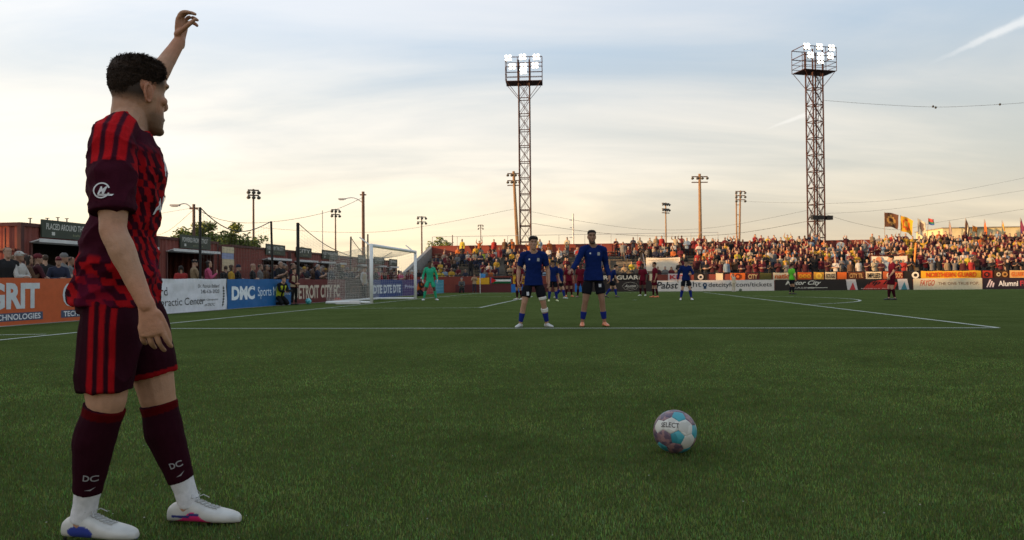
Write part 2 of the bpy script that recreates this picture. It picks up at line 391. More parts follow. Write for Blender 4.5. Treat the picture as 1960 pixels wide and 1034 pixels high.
for i in range(9):   # the curved figure at the right edge
    mb = MB(); a = -1 + 2 * i / 8; mb.box((4.72 + .07 * math.cos(a * 1.6), -.04 + w(4.7, .5), .55 + .38 * a), (.10, .006, .065), rot=Matrix.Rotation(a * .6, 3, 'Y')); obj('print_mark', mb, pm(DK), t)
t, w = left_board(10.62, 16.0, (32, 100, 160), 'bright blue sports medicine board with white lettering', amp=.016)
wr(t, w, 'DMC', (235, 240, 245), .3, 2.05, .30, .80, .05); wr(t, w, 'Sports Medicine', (225, 235, 245), 2.3, 5.2, .30, .76, 0)
t, w = left_board(16.05, 22.5, (106, 40, 44), 'maroon club name board with cream lettering left of the goal', amp=.016)
wr(t, w, 'DETROIT CITY FC', (215, 200, 180), .15, 5.6, .20, .80, .03)
t, w = left_board(22.55, 26.6, (60, 44, 40), 'dark brown board behind the near side of the goal net', amp=.014)
wr(t, w, 'CITY', (120, 95, 80), .7, 3.2, .3, .72, .02)
t, w = left_board(26.65, 33.2, (44, 72, 132), 'dark blue board with repeated white capitals behind the goal', amp=.012)
wr(t, w, 'DTE DTE DTE', (215, 220, 228), .4, 6.1, .24, .74, .045)
t, w = left_board(33.25, 38.2, (78, 62, 120), 'violet board with pale script seen through the goal net', amp=.01)
wr(t, w, 'Priority', (190, 190, 215), .5, 4.4, .4, .72, .02)
t, w = left_board(38.25, 42.3, (168, 70, 66), 'pinkish red board with faint print behind the goalkeeper', amp=.01)
for k in range(4): wr(t, w, 'CITY FC', (215, 150, 145), .5, 3.6, .14 + k * .2, .27 + k * .2)
t, w = left_board(42.35, 45.6, (70, 160, 180), 'turquoise board with pale print at the far corner', amp=.01)
for k in range(3): wr(t, w, 'detroit', (160, 205, 215), .4, 2.9, .2 + k * .25, .38 + k * .25)

# ------------------------------------------------------------------ boards along the far touchline
A_FAR = 46.0
def far_board(b0, b1, rgb, label, h=.84, a=A_FAR, rough=.5, z0=.0, name='advertising_board', cat='advertising board', group='advertising boards along the far touchline', th=.05):
    t = thing(name, label, cat, AB(a, b0), RZ_FAR, group); w = b1 - b0 - .02
    mb = MB(); mb.box((w / 2, 0, z0 + h / 2), (w, th, h)); obj('panel', mb, pm(rgb, rough=rough), t); return t
def fl(t, s, rgb, x0, x1, z0, z1, bold=0., shear=0., y=-.031): return lettering(s, pm(rgb), t, x0, x1, z0, z1, y, bold, shear)
far_board(-2.4, 2.1, (88, 34, 36), 'plain maroon board left of the wall of players, at the corner', .66)
far_board(2.15, 3.1, (30, 100, 170), 'narrow blue board between maroon and dark boards', .66)
far_board(3.15, 7.2, (74, 28, 30), 'maroon board hidden mostly behind the blue players', .66)
far_board(7.25, 8.2, (30, 100, 170), 'narrow blue board just left of the tall blue player', .66)
t = far_board(8.25, 13.3, (44, 34, 32), 'dark brown board with outlined beer emblem')
mb = MB()
for k in range(8):
    a0, a1 = 2 * math.pi * k / 8, 2 * math.pi * (k + 1) / 8
    mb.tube((3.35 + .62 * math.cos(a0), -.03, .42 + .33 * math.sin(a0)), (3.35 + .62 * math.cos(a1), -.03, .42 + .33 * math.sin(a1)), .012, n=4)
obj('emblem', mb, pm((190, 180, 165)), t); fl(t, 'Austin', (205, 195, 180), 2.9, 3.8, .34, .55, .01, .35); fl(t, 'BROTHERS', (170, 160, 145), 3.05, 3.65, .22, .29)
t = far_board(13.35, 22.55, (214, 204, 196), 'long white board with drink and tickets lettering')
fl(t, 'Pabst', DK, .25, 1.95, .2, .74, .02, .25); fl(t, 'Light', DK, 2.15, 3.7, .2, .74); fl(t, 'detcityfc.com/tickets', DK, 4.25, 9.0, .22, .66, .012)
mb = MB(); mb.lathe((3.95 + .03, -.03, .47), [(.0, 0), (.17, 0), (.17, .01), (0, .01)], 12, axis=Matrix.Rotation(R(90), 3, 'X')); mb.box((3.98, -.035, .25), (.2, .012, .16)); obj('emblem', mb, pm((30, 60, 90)), t)
mb = MB(); mb.lathe((3.98, -.045, .47), [(.0, 0), (.07, 0), (.07, .01), (0, .01)], 10, axis=Matrix.Rotation(R(90), 3, 'X')); obj('emblem', mb, pm((190, 180, 175)), t)
t = far_board(22.6, 32.6, (40, 32, 30), 'long black board with casino script and red drink panel')
fl(t, 'Motor City', (222, 215, 200), .75, 3.4, .33, .76, .012, .45); fl(t, 'CASINO', (205, 198, 185), 1.3, 2.9, .14, .26)
mb = MB(); mb.box((3.1, -.03, .2), (1.5, .01, .035)); obj('print_mark', mb, pm((222, 215, 200)), t)
for x0, c1 in ((5.3, (190, 60, 60)), (9.0, (70, 130, 140))):
    mb = MB(); mb.add([(x0, -.03, .02), (x0 + .75, -.03, .02), (x0 + .6, -.03, .82), (x0 - .1, -.03, .82)], [(0, 1, 2, 3)]); obj('print_patch', mb, pm((205, 195, 190)), t)
    mb = MB(); mb.add([(x0 + .15, -.034, .02), (x0 + .6, -.034, .02), (x0 + .4, -.034, .6)], [(0, 1, 2)]); obj('print_mark', mb, pm(c1), t)
mb = MB(); mb.add([(6.4, -.03, .05), (8.7, -.03, .05), (8.9, -.03, .55), (8.0, -.03, .78), (6.9, -.03, .62)], [(0, 1, 2, 3, 4)]); obj('print_patch', mb, pm((190, 50, 38)), t)
fl(t, 'rip it', (20, 16, 16), 6.75, 8.45, .32, .72, .03, .4, -.036); fl(t, 'ENERGY FUEL', (220, 205, 190), 6.3, 8.6, .08, .14, y=-.036)
t = far_board(32.65, 37.5, (222, 205, 172), 'cream board with orange drink lettering', rough=.55)
fl(t, 'FAYGO', (200, 80, 50), .45, 1.5, .28, .72, .02, .35); fl(t, 'THE ONE TRUE POP.', (150, 105, 75), 1.75, 4.6, .34, .56, .012)
t = far_board(37.55, 46, (42, 30, 40), 'dark plum board with white lettering at the right edge')
fl(t, 'Alumni', (235, 230, 230), 1.05, 2.4, .22, .62, .015); fl(t, 'FINANCIAL', (190, 60, 70), 2.55, 5.2, .22, .62, .015)
mb = MB()
for k in range(3):
    x = .2 + k * .2; mb.add([(x, -.03, .15), (x + .11, -.03, .15), (x + .36 - k * .09, -.03, .72 - k * .12), (x + .25 - k * .09, -.03, .72 - k * .12)], [(0, 1, 2, 3)])
obj('emblem', mb, pm((225, 200, 200)), t)

# ------------------------------------------------------------------ the far stand
ROWS, RISE, TREAD = 10, .275, .86
A_ST = A_FAR + 1.0; B0, B1 = -6.6, 52.0
stand = thing('terrace_stand', 'long concrete terrace stand with maroon back wall behind the far boards', 'stand', AB(A_ST, 0), RZ_FAR)
mb = MB(); mb.box(((B0 + B1) / 2, .1, .66), (B1 - B0, .2, 1.32)); obj('front_wall', mb, m_wallred, stand)
for r in range(ROWS):
    z = .62 + RISE * r; mb = MB(); mb.box(((B0 + B1) / 2, .22 + TREAD * (r + .5), z / 2), (B1 - B0, TREAD - .004, z)); obj('step', mb, m_step, stand)
    mb = MB()
    for k in range(8):
        x0 = B0 + .2 + k * 7.3
        if x0 + 6.6 > B1: continue
        mb.box((x0 + 3.3, .22 + TREAD * r + .62, z + .42), (6.4, .24, .04)); 
        for q in range(5): mb.box((x0 + .4 + q * 1.45, .22 + TREAD * r + .62, z + .20), (.05, .05, .40))
    obj('bench', mb, mat('bench_timber', (.22, .17, .11), .8, .3, 4), stand)
YB = .22 + TREAD * ROWS + .1; ZT = .62 + RISE * (ROWS - 1) + 1.12
mb = MB(); mb.box(((B0 + B1) / 2, YB, ZT / 2), (B1 - B0, .2, ZT)); mb.box(((B0 + B1) / 2, YB, ZT + .04), (B1 - B0 + .1, .28, .08)); obj('back_wall', mb, m_wallred, stand)
mb = MB(); y0, y1, z0, z1 = -.3, YB + .2, 1.75, ZT + .05; x0, x1 = B0 - .35, B0 - .02
mb.add([(x0, y0, 0), (x0, y1, 0), (x0, y1, z1), (x0, y0, z0), (x1, y0, 0), (x1, y1, 0), (x1, y1, z1), (x1, y0, z0)], [(0, 1, 2, 3), (4, 7, 6, 5), (0, 3, 7, 4), (1, 5, 6, 2), (3, 2, 6, 7), (0, 4, 5, 1)]); obj('side_wall', mb, m_concrete, stand)
mb = MB(); xs = np.arange(B0, 22, 2.4)
for x in xs: mb.tube((x, YB, ZT), (x, YB, ZT + .95), .022, n=5)
mb.tube((B0, YB, ZT + .95), (xs[-1], YB, ZT + .95), .02, n=5); obj('railing', mb, m_steel, stand)
for x in (9.3, 12.9, 28.5, 32.2):     # stair handrails
    mb = MB(); 
    mb.tube((x, .6, 1.55), (x, YB - .6, ZT + .0), .025, n=5)
    for k in range(4): yy = .6 + (YB - 1.2) * k / 3; mb.tube((x, yy, .6 + RISE * yy / TREAD), (x, yy, 1.55 + (ZT - 1.55) * k / 3), .022, n=5)
    obj('handrail', mb, m_steel, stand)
mb = MB(); mb.tube((B0, -.02, 1.42), (B1, -.02, 1.42), .03, n=6); obj('top_rail', mb, m_black, stand)

# banners tied to the stand's front wall
def banner(b0, b1, rgb, label, z0=.80, z1=1.40, txt=None, tc_=(20, 20, 20), emblem=None):
    t = thing('supporter_banner', label, 'banner', AB(A_ST - .06, b0), RZ_FAR, 'supporter banners hung on the front wall of the stand')
    w = b1 - b0 - .06; mb = MB(); nx = max(4, int(w / .25)); vs = []
    for j in range(4):
        for i in range(nx + 1):
            x = w * i / nx; vs.append((x, -.03 - .025 * noise.noise(Vector((x * 2, j * .7, b0))), z0 + (z1 - z0) * j / 3 - (.03 * math.sin(math.pi * ((x * .8) % 1)) if j == 3 else 0) + .02 * noise.noise(Vector((x, j, b0 * 3)))))
    mb.add(vs, [(j * (nx + 1) + i, j * (nx + 1) + i + 1, (j + 1) * (nx + 1) + i + 1, (j + 1) * (nx + 1) + i) for j in range(3) for i in range(nx)])
    obj('cloth', mb, pm(rgb, rough=.8), t, smooth=True)
    if txt: lettering(txt, pm(tc_, rough=.8), t, w * .08, w * .92, z0 + (z1 - z0) * .2, z0 + (z1 - z0) * .8, -.075, .03)
    if emblem:
        for (ex, er, ec) in emblem:
            mb = MB(); mb.lathe((w * ex, -.07, (z0 + z1) / 2), [(0, 0), (er, 0), (er, .008), (0, .008)], 14, axis=Matrix.Rotation(R(90), 3, 'X')); obj('emblem', mb, pm(ec, rough=.8), t)
            mb = MB(); mb.lathe((w * ex, -.082, (z0 + z1) / 2), [(0, 0), (er * .5, 0), (er * .5, .008), (0, .008)], 9, axis=Matrix.Rotation(R(90), 3, 'X')); obj('emblem', mb, pm(rgb, rough=.8), t)
    return t
YEL, BRN, BLK, CRM, ORA, RED = (216, 160, 40), (92, 48, 26), (34, 28, 26), (216, 196, 160), (200, 96, 36), (160, 34, 30)
banner(-1.1, .3, YEL, 'plain yellow banner behind the far corner flag', .66, 1.22)
t = banner(.35, 2.1, (70, 140, 190), 'striped green and white flag with red triangle on the front wall', .72, 1.22)
for k, c in enumerate(((25, 90, 50), (225, 225, 215), (30, 30, 30))):
    mb = MB(); mb.box((.85, -.075, .8 + .165 * k), (1.6, .01, .155)); obj('stripe', mb, pm(c, rough=.8), t)
mb = MB(); mb.add([(.05, -.085, .73), (.5, -.085, .965), (.05, -.085, 1.2)], [(0, 1, 2)]); obj('stripe', mb, pm((200, 30, 30), rough=.8), t)
banner(2.2, 3.9, YEL, 'yellow banner with brown lettering left of the blue wall player', .68, 1.3, 'northern', BRN)
banner(9.2, 13.1, BLK, 'black banner with cream capitals above the beer board', .84, 1.4, 'RN GUARD', (225, 210, 185))
banner(13.15, 13.7, CRM, 'small cream banner at the end of the black one')
banner(14.6, 16.3, (205, 185, 180), 'pale pink banner with red lettering above the white board', .84, 1.4, 'KEY', (180, 50, 55))
banner(16.6, 17.7, BLK, 'small black banner with grey round emblem', emblem=[(.5, .22, (190, 180, 170))])
banner(18.3, 18.9, CRM, 'narrow cream banner near the blue player by the tickets board')
banner(19.4, 20.6, ORA, 'orange banner with dark round face', emblem=[(.5, .24, (110, 40, 20))])
banner(20.7, 21.6, (100, 36, 34), 'maroon banner with pale lettering above tickets board', txt='CITY', tc_=(200, 170, 120))
banner(21.65, 22.6, (90, 84, 40), 'olive banner in two halves above the tickets board')
banner(22.65, 24.4, CRM, 'cream banner with orange lettering above the black board', txt='nation', tc_=ORA)
banner(24.5, 25.6, ORA, 'orange banner with three yellow discs', emblem=[(.2, .15, YEL), (.5, .15, YEL), (.8, .15, YEL)])
banner(25.7, 26.5, (205, 150, 60), 'small tan banner with yellow disc', emblem=[(.5, .24, (235, 190, 70))])
banner(26.55, 27.4, CRM, 'cream banner with close black print', txt='ROUGE', tc_=(60, 50, 45))
banner(27.45, 28.2, ORA, 'plain orange banner between cream and brown ones')
banner(28.25, 29.5, BRN, 'brown banner with tan lettering', txt='CITY TIL', tc_=(180, 140, 90))
banner(29.55, 30.75, CRM, 'cream banner with bold black words', txt='IMPLIED', tc_=(30, 26, 24))
banner(30.8, 31.6, (180, 90, 50), 'rust banner with white disc', emblem=[(.6, .2, (200, 190, 160))])
banner(31.65, 32.3, (150, 60, 40), 'brick red banner with tan print', txt='DCFC', tc_=(210, 160, 110))
banner(32.35, 33.5, BLK, 'black banner with white ring', emblem=[(.72, .26, (225, 215, 195))])
banner(33.55, 37.9, YEL, 'long yellow banner with orange capitals near the standing maroon player', .80, 1.42, 'NORTHERN GUARD', (190, 70, 25))
banner(37.95, 38.7, (190, 60, 40), 'red orange banner right of the long yellow one', emblem=[(.4, .2, (60, 30, 30))])
banner(38.75, 39.8, (70, 44, 26), 'dark brown banner with cream patches', emblem=[(.3, .15, CRM), (.75, .2, (180, 130, 70))])
banner(39.85, 41.1, (206, 160, 96), 'tan banner with orange lettering', txt='GUARD', tc_=(200, 100, 40))
banner(41.15, 42.3, RED, 'bright red banner with pale lettering at right', txt='DETROIT', tc_=(220, 190, 150))
banner(42.35, 46, (50, 36, 28), 'dark banner with cream figure at the right edge', emblem=[(.3, .18, CRM), (.5, .24, YEL)])

# big banners among the crowd
def crowd_banner(b0, b1, a, z0, z1, rgb, label):
    t = thing('painted_banner', label, 'banner', AB(a, b0), RZ_FAR); w = b1 - b0; mb = MB(); nx = 14; vs = []
    for j in range(5):
        for i in range(nx + 1):
            x = w * i / nx; z = z0 + (z1 - z0) * j / 4 - (.05 * math.sin(math.pi * i / nx) if j == 4 else 0)
            vs.append((x, .06 * noise.noise(Vector((x * 1.2, z, b0))), z))
    mb.add(vs, [(j * (nx + 1) + i, j * (nx + 1) + i + 1, (j + 1) * (nx + 1) + i + 1, (j + 1) * (nx + 1) + i) for j in range(4) for i in range(nx)])
    obj('cloth', mb, pm(rgb, rough=.8), t, smooth=True); return t, w
t, w = crowd_banner(12.95, 15.65, A_ST + 1.0, 1.62, 2.72, (226, 212, 190), 'white hand painted bedsheet banner in the stairway gap')
lettering('thank you', pm((90, 70, 50), rough=.8), t, .15, 1.0, 2.45, 2.56, -.07); lettering('detroit city fc', pm((190, 150, 60), rough=.8), t, 1.05, 2.5, 2.45, 2.62, -.07)
t, w = crowd_banner(30.3, 33.0, A_ST + 1.0, 1.62, 2.62, (222, 208, 186), 'white banner with dark frame and green lettering beside the yellow pole')
lettering('MEXICAN', pm((60, 90, 60), rough=.8), t, 1.2, 2.3, 2.1, 2.32, -.07, .02); lettering('TOWN', pm((80, 70, 60), rough=.8), t, 1.5, 2.1, 1.85, 2.02, -.07)
mb = MB(); mb.box((w / 2, .02, 2.68), (w + .1, .05, .07)); mb.box((w + .03, .02, 2.1), (.06, .05, 1.2)); mb.box((-.03, .02, 2.1), (.06, .05, 1.2)); obj('frame', mb, pm((90, 40, 30)), t)
mb = MB(); mb.lathe((.55, -.08, 2.35), [(0, 0), (.22, 0), (.22, .01), (0, .01)], 12, axis=Matrix.Rotation(R(90), 3, 'X')); mb.tube((.2, -.07, 2.4), (1.1, -.07, 1.75), .02, n=4); obj('emblem', mb, pm((196, 130, 96), rough=.8), t)
# yellow stair pole
t = obj('stair_pole', MB().tube((0, 0, 0), (.28, 0, 3.0), .07, n=8), pm((200, 120, 40)), None, AB(A_ST + .9, 33.35, .6)); tag(t, 'leaning orange painted pole beside the framed white banner', 'pole')

# ------------------------------------------------------------------ corner flag
cf = thing('corner_flag', 'white corner flag pole with small blue flag at the far corner', 'corner flag', AB(43.5, .05))
obj('pole', MB().tube((0, 0, 0), (0, 0, 1.55), .02, n=8), m_white, cf)
mb = MB(); mb.add([(.02, 0, 1.52), (.42, .04, 1.46), (.40, -.02, 1.2), (.02, 0, 1.15)], [(0, 1, 2, 3)]); obj('flag', mb, pm((70, 130, 180), rough=.8), cf)

# ------------------------------------------------------------------ flags above the crowd
def flag(px, py, depth, w, h, rgb, label, lean=.1, droop=0., marks=None, hp=None):
    top = at(px, py, depth); zb = .62 + RISE * 7; t = thing('waving_flag', label, 'flag', (top.x - lean, top.y, zb), 0, 'supporter flags waved above the crowd')
    hh = top.z - zb; obj('flagpole', MB().tube((0, 0, .9), (lean, 0, hh + .05), .018, n=6), m_wood, t)
    mb = MB(); nx, nz_ = 12, 8; vs = []
    for j in range(nz_ + 1):
        for i in range(nx + 1):
            u, v = i / nx, j / nz_
            x = lean + u * w * (1 - .5 * droop); z = hh - (1 - v) * h - droop * u * h * .9 - .08 * h * math.sin(u * 5 + px) * u
            vs.append((x + .03 * math.sin(v * 6), .10 * math.sin(u * 6 + v * 2 + px) * u * w + droop * .15 * math.sin(v * 5), z))
    fs = [(j * (nx + 1) + i, j * (nx + 1) + i + 1, (j + 1) * (nx + 1) + i + 1, (j + 1) * (nx + 1) + i) for j in range(nz_) for i in range(nx)]
    mb.add(vs, fs); cols = [pm(rgb, rough=.8)]
    if marks:
        for (fn, c) in marks:
            cols.append(pm(c, rough=.8)); k = len(cols) - 1
            for q in range(len(fs)):
                i, j = q % nx, q // nx
                if fn((i + .5) / nx, (j + .5) / nz_): mb.m[q] = k
    obj('cloth', mb, cols, t, smooth=True)
disc = lambda cx, cy, r: (lambda u, v: (u - cx) ** 2 + (v - cy) ** 2 < r * r)
FD = 66
flag(1693, 407, FD, 1.25, 1.25, (92, 60, 40), 'brown flag with pale emblem, leftmost above the crowd', .02, .12, [(disc(.5, .5, .32), (170, 130, 70)), (disc(.5, .5, .18), (80, 50, 34))])
flag(1724, 413, FD, 1.2, 1.35, (214, 160, 40), 'yellow flag with orange skull-like round emblem', .04, .3, [(disc(.5, .5, .36), (205, 90, 30)), (disc(.48, .55, .22), (225, 170, 60))])
flag(1757, 419, FD, .75, 1.35, (200, 190, 165), 'white printed flag drooping beside the yellow one', .05, .25, [(disc(.5, .6, .3), (110, 90, 80))])
flag(1777, 418, FD + 2, .55, .55, (200, 80, 70), 'small red and multicoloured flag on the pale wall', .2, .2, [(lambda u, v: v < .5, (60, 130, 90)), (lambda u, v: v < .25, (60, 90, 150))])
flag(1817, 424, FD, .35, 1.3, (150, 130, 120), 'narrow grey flag hanging limp above the crowd', .12, .9)
flag(1848, 419, FD, .55, 1.35, (60, 40, 34), 'black and white striped flag hanging at a slant', .14, .8, [(lambda u, v: .4 < u < .7, (200, 190, 165))])
flag(1862, 432, FD + 1, .5, .5, (170, 110, 40), 'small tan flag behind the striped one', .1, .4)
flag(1884, 421, FD, .35, 1.5, (205, 100, 40), 'bright orange flag hanging limp', .08, .9)
flag(1918, 423, FD, .42, 1.4, (90, 110, 100), 'green and yellow flag hanging limp near the right edge', .06, .9, [(lambda u, v: v > .7, (210, 150, 60))])
flag(1953, 418, FD, .5, 1.4, (110, 40, 70), 'purple and blue flag at the right edge', .06, .8, [(lambda u, v: v < .5, (60, 60, 130))])

# cream building behind the right end of the stand
cb = thing('cream_building', 'pale yellow wall rising behind the right end of the stand', 'building', AB(A_ST + YB + 4, 40.6), RZ_FAR)
mb = MB(); mb.box((14, 3, 2.72), (28, 6, 5.44)); obj('wall', mb, mat('cream_render', (.62, .53, .30), .85, .15, 1.2, .2, 10), cb)
mb = MB(); mb.box((14, 3, 5.48), (28.3, 6.3, .08)); obj('coping', mb, m_concrete, cb)

# ------------------------------------------------------------------ floodlight towers
def tower(name, label, px, depth, ztop, wdt, rot, cage_w, cage_h):
    p = at(px, 300, depth); t = thing(name, label, 'floodlight tower', (p.x, p.y, 0), rot, 'lattice floodlight towers'); s = wdt / 2; zc = ztop - cage_h
    for i in (-1, 1):
        for j in (-1, 1): obj('leg', MB().tube((i * s, j * s, 0), (i * s, j * s, ztop - .15), .078, n=6), m_rust, t)
    nb = 13; dz = zc / nb
    for k in range(nb + 1):
        mb = MB(); z = k * dz
        for (a, b) in (((-s, -s), (s, -s)), ((s, -s), (s, s)), ((s, s), (-s, s)), ((-s, s), (-s, -s))): mb.tube((a[0], a[1], z), (b[0], b[1], z), .048, n=5)
        obj('ring_beam', mb, m_rust, t)
        if k < nb:
            mb = MB()
            for (a, b) in (((-s, -s), (s, -s)), ((s, -s), (s, s)), ((s, s), (-s, s)), ((-s, s), (-s, -s))):
                mb.tube((a[0], a[1], z), (b[0], b[1], z + dz), .034, n=4); mb.tube((b[0], b[1], z), (a[0], a[1], z + dz), .034, n=4)
            obj('cross_brace', mb, m_rust, t)
    c = cage_w / 2; mb = MB(); mb.box((0, 0, zc), (cage_w, cage_w * .55, .05)); obj('platform', mb, m_rust, t)
    d = cage_w * .275
    for i in (-1, 1):
        for j in (-1, 1): obj('strut', MB().tube((i * s, j * s, zc - dz * .95), (i * c * .95, j * d * .95, zc), .03, n=5), m_rust, t)
    for z in (.42, .9, 1.45, cage_h):
        mb = MB()
        for (a, b) in (((-c, -d), (c, -d)), ((c, -d), (c, d)), ((c, d), (-c, d)), ((-c, d), (-c, -d))): mb.tube((a[0], a[1], zc + z), (b[0], b[1], zc + z), .03 if z in (.42, .9) else .045, n=5)
        obj('rail', mb, m_rust, t)
    for i in (-1, -.34, .34, 1):
        for j in (-1, 1): obj('rail_post', MB().tube((i * c, j * d, zc), (i * c, j * d, zc + cage_h), .035, n=5), m_rust, t)
    obj('ladder', MB().tube((0, -s, 0), (0, -s, zc), .02, n=4).tube((.3, -s, 0), (.3, -s, zc), .02, n=4), m_rust, t)
    aim = Matrix.Rotation(R(72), 3, 'X')   # lamps tip down towards the pitch (local -y)
    for (x, z) in ((-.84, 2.42), (-.05, 2.48), (.70, 2.45), (-.62, 1.55), (.0, 1.55), (.62, 1.6), (-.02, 1.05)):
        for (ox, oz) in ((-.19, .16), (.17, .18), (-.17, -.17), (.19, -.15)):
            q = (x * c + ox, -d - .05, zc + z * cage_h / 2.4 - .12 + oz)
            lm = MB(); lm.lathe(q, [(.06, -.26), (.10, -.20), (.165, -.02), (.175, 0)], 12, axis=aim); lo = obj('lamp', lm, m_lamp, t, smooth=True)
            g = MB(); g.lathe(q, [(.0, .012), (.16, .012), (.13, .04), (.0, .06)], 12, axis=aim); obj('lens', g, m_lit, lo)
    return t
tw1 = tower('floodlight_tower', 'tall lattice floodlight tower with lit lamps behind the blue wall players', 1004.5, 78, 23.9, 1.12, R(-3), 3.75, 2.45)
tw2 = tower('floodlight_tower', 'tall lattice floodlight tower with lit lamps and loudspeakers at right', 1560.5, 76, 24.1, 1.15, R(14), 3.7, 2.35)
sp = MB(); z = at(1560, 418, 76).z
for x in (-.75, -.1, .95): sp.box((x, -.75, z), (.6, .4, .42))
obj('loudspeaker', sp, m_black, tw2)

# ------------------------------------------------------------------ poles
def pole_lamp(px, py, depth, label, r=.16, m=None, heads=((0., 4),), arm=1.9, name='light_pole', lean=0., twist=0., cat='light pole'):
    top = at(px, py, depth); t = thing(name, label, cat, (top.x + lean, top.y, 0), twist, 'light poles around the ground')
    obj('mast', MB().tube((0, 0, 0), (-lean, 0, top.z), r, r * .62, 8), m or m_wood, t)
    for (dz, n) in heads:
        z = top.z - dz; obj('crossarm', MB().box((-lean, 0, z), (arm, .12, .10)), m_wooddark, t)
        for k in range(n):
            x = -lean + (k / (n - 1) - .5) * arm * .92 if n > 1 else -lean
            g = MB(); g.lathe((x, -.10, z - .16), [(.05, -.15), (.08, -.10), (.155, .06), (.16, .08)], 10, axis=Matrix.Rotation(R(132), 3, 'X')); obj('lamp', g, m_lamp, t, smooth=True)
    return t
pole_lamp(983, 328, 80, 'tall timber light pole leaning just left of the lattice tower', .24, heads=((.25, 4), (1.0, 4), (1.5, 0)), arm=1.35, lean=.55)
pole_lamp(485, 362, 60, 'slim dark light pole behind the tree', .11, m_wooddark, ((.1, 3), (.5, 3)), .85, twist=.5)
pole_lamp(642, 400, 80, 'slim light pole left of the brown street light pole', .10, m_wooddark, ((.1, 3), (.6, 3)), .9, twist=.5)
pole_lamp(807, 414, 92, 'slim light pole at the left end of the stand', .12, m_wooddark, ((.1, 3), (.7, 3)), 1.1, twist=.4)
pole_lamp(920, 430, 150, 'small far light pole between goal and lattice tower', .12, m_wooddark, ((.1, 3), (.7, 2)), 1.0)
pole_lamp(1274, 388, 95, 'timber light pole with slanted lamps left of the tallest timber pole', .13, m_wood, ((.1, 4), (.8, 4), (1.3, 0)), 1.25, twist=.6)
pole_lamp(1339, 333, 80, 'tall straight timber light pole in the middle of the stand', .22, m_wood, ((.3, 4), (.9, 0)), 1.7)
t = pole_lamp(1417, 365, 90, 'twin timber light pole with rungs between', .15, m_wood, ((.1, 3), (.6, 3), (1.1, 2)), 1.15, lean=-.35)
top = at(1409, 372, 90); rel = top - t.location
obj('mast', MB().tube((rel.x, 0, 0), (rel.x, 0, top.z), .10, .08, 8), m_wood, t)
mb = MB()
for z in (5.5, 7.2, 8.6, 9.8): mb.tube((rel.x, 0, z), (.25, 0, z), .04, n=5)
obj('rung', mb, m_wooddark, t)
def plain_pole(px, py, depth, r, m, label, name='utility_pole', arms=()):
    top = at(px, py, depth); t = thing(name, label, 'pole', (top.x, top.y, 0), 0); obj('mast', MB().tube((0, 0, 0), (0, 0, top.z), r, r * .8, 8), m, t)
    for z, x in arms: obj('bracket', MB().tube((0, 0, top.z - z), (x, 0, top.z - z + .05), .05, n=5), m, t)
    return t
plain_pole(1097, 409, 100, .11, m_steel, 'thin grey pole with short brackets right of the lattice tower', arms=((.9, -.5), (1.9, -.45), (3.2, -.5)))
plain_pole(617, 403, 95, .07, m_steel, 'very thin pale mast behind the containers', name='mast')
plain_pole(866, 450, 82, .07, m_wooddark, 'short stub pole above the left end of the stand wall')
def street_light(px, py, depth, hpx, hpy, r, label):
    top = at(px, py, depth); t = thing('street_light', label, 'street light', (top.x, top.y, 0)); obj('mast', MB().tube((0, 0, 0), (0, 0, top.z), r, r * .8, 8), m_wooddark, t)
    h = at(hpx, hpy, depth) - Vector((top.x, top.y, 0)); z0 = h.z - .35
    pts = [Vector((0, 0, z0)).lerp(Vector((h.x, 0, h.z)), k / 6) + Vector((0, 0, .25 * math.sin(math.pi * k / 6))) for k in range(7)]
    obj('arm', MB().path(pts, .035, 6), m_steel, t)
    g = MB(); g.box((h.x - .22, 0, h.z), (.55, .22, .10)); g.box((h.x - .26, 0, h.z - .07), (.34, .16, .05)); obj('lamp', g, m_steel, t)
    obj('crossarm', MB().box((0, 0, top.z - .25), (.5, .1, .1)), m_wooddark, t)
street_light(371, 391, 45, 342, 393, .10, 'street light with short arm behind the first containers')
street_light(695, 367, 60, 660, 381, .14, 'tall brown street light pole with long arm behind the goal')

# cables
def cable(pts, depth0, depth1, label, sag=None, r=.018):
    P = [at(p[0], p[1], depth0 + (depth1 - depth0) * i / (len(pts) - 1)) for i, p in enumerate(pts)]
    out = []
    for i in range(len(P) - 1):
        p0, p1, p2, p3 = P[max(i - 1, 0)], P[i], P[i + 1], P[min(i + 2, len(P) - 1)]
        for k in range(6):
            t_ = k / 6; out.append(.5 * ((2 * p1) + (p2 - p0) * t_ + (2 * p0 - 5 * p1 + 4 * p2 - p3) * t_ ** 2 + (-p0 + 3 * p1 - 3 * p2 + p3) * t_ ** 3))
    out.append(P[-1]); o = obj('overhead_cable', MB().path(out, r, 4), m_wire); tag(o, label, 'cable', 'overhead cables')
cable([(371, 398), (420, 420), (480, 427), (560, 420), (640, 402), (695, 378)], 45, 60, 'cable sagging between the two street lights')
cable([(500, 436), (620, 444), (740, 443), (860, 425), (985, 400)], 70, 80, 'cable rising from behind the tree to the lattice tower')
cable([(1016, 405), (1120, 425), (1250, 440), (1380, 434), (1545, 403)], 78, 76, 'upper cable slung between the two lattice towers', r=.014)
cable([(1016, 427), (1120, 443), (1250, 452), (1400, 448), (1545, 424)], 78, 76, 'lower cable slung between the two lattice towers', r=.022)
cable([(1576, 390), (1700, 384), (1830, 366), (1975, 338)], 76, 80, 'cable rising rightwards from the right lattice tower', r=.012)
cable([(1576, 409), (1680, 403), (1820, 386), (1975, 362)], 76, 80, 'second cable rising rightwards from the right lattice tower', r=.012)
cable([(1576, 409), (1640, 428), (1720, 440), (1800, 425), (1975, 398)], 76, 80, 'slack cable right of the lattice tower behind the flags', r=.014)
cable([(1574, 192), (1680, 200), (1790, 205), (1880, 202), (1975, 196)], 76, 72, 'high cable with small fittings in the right sky', r=.016)
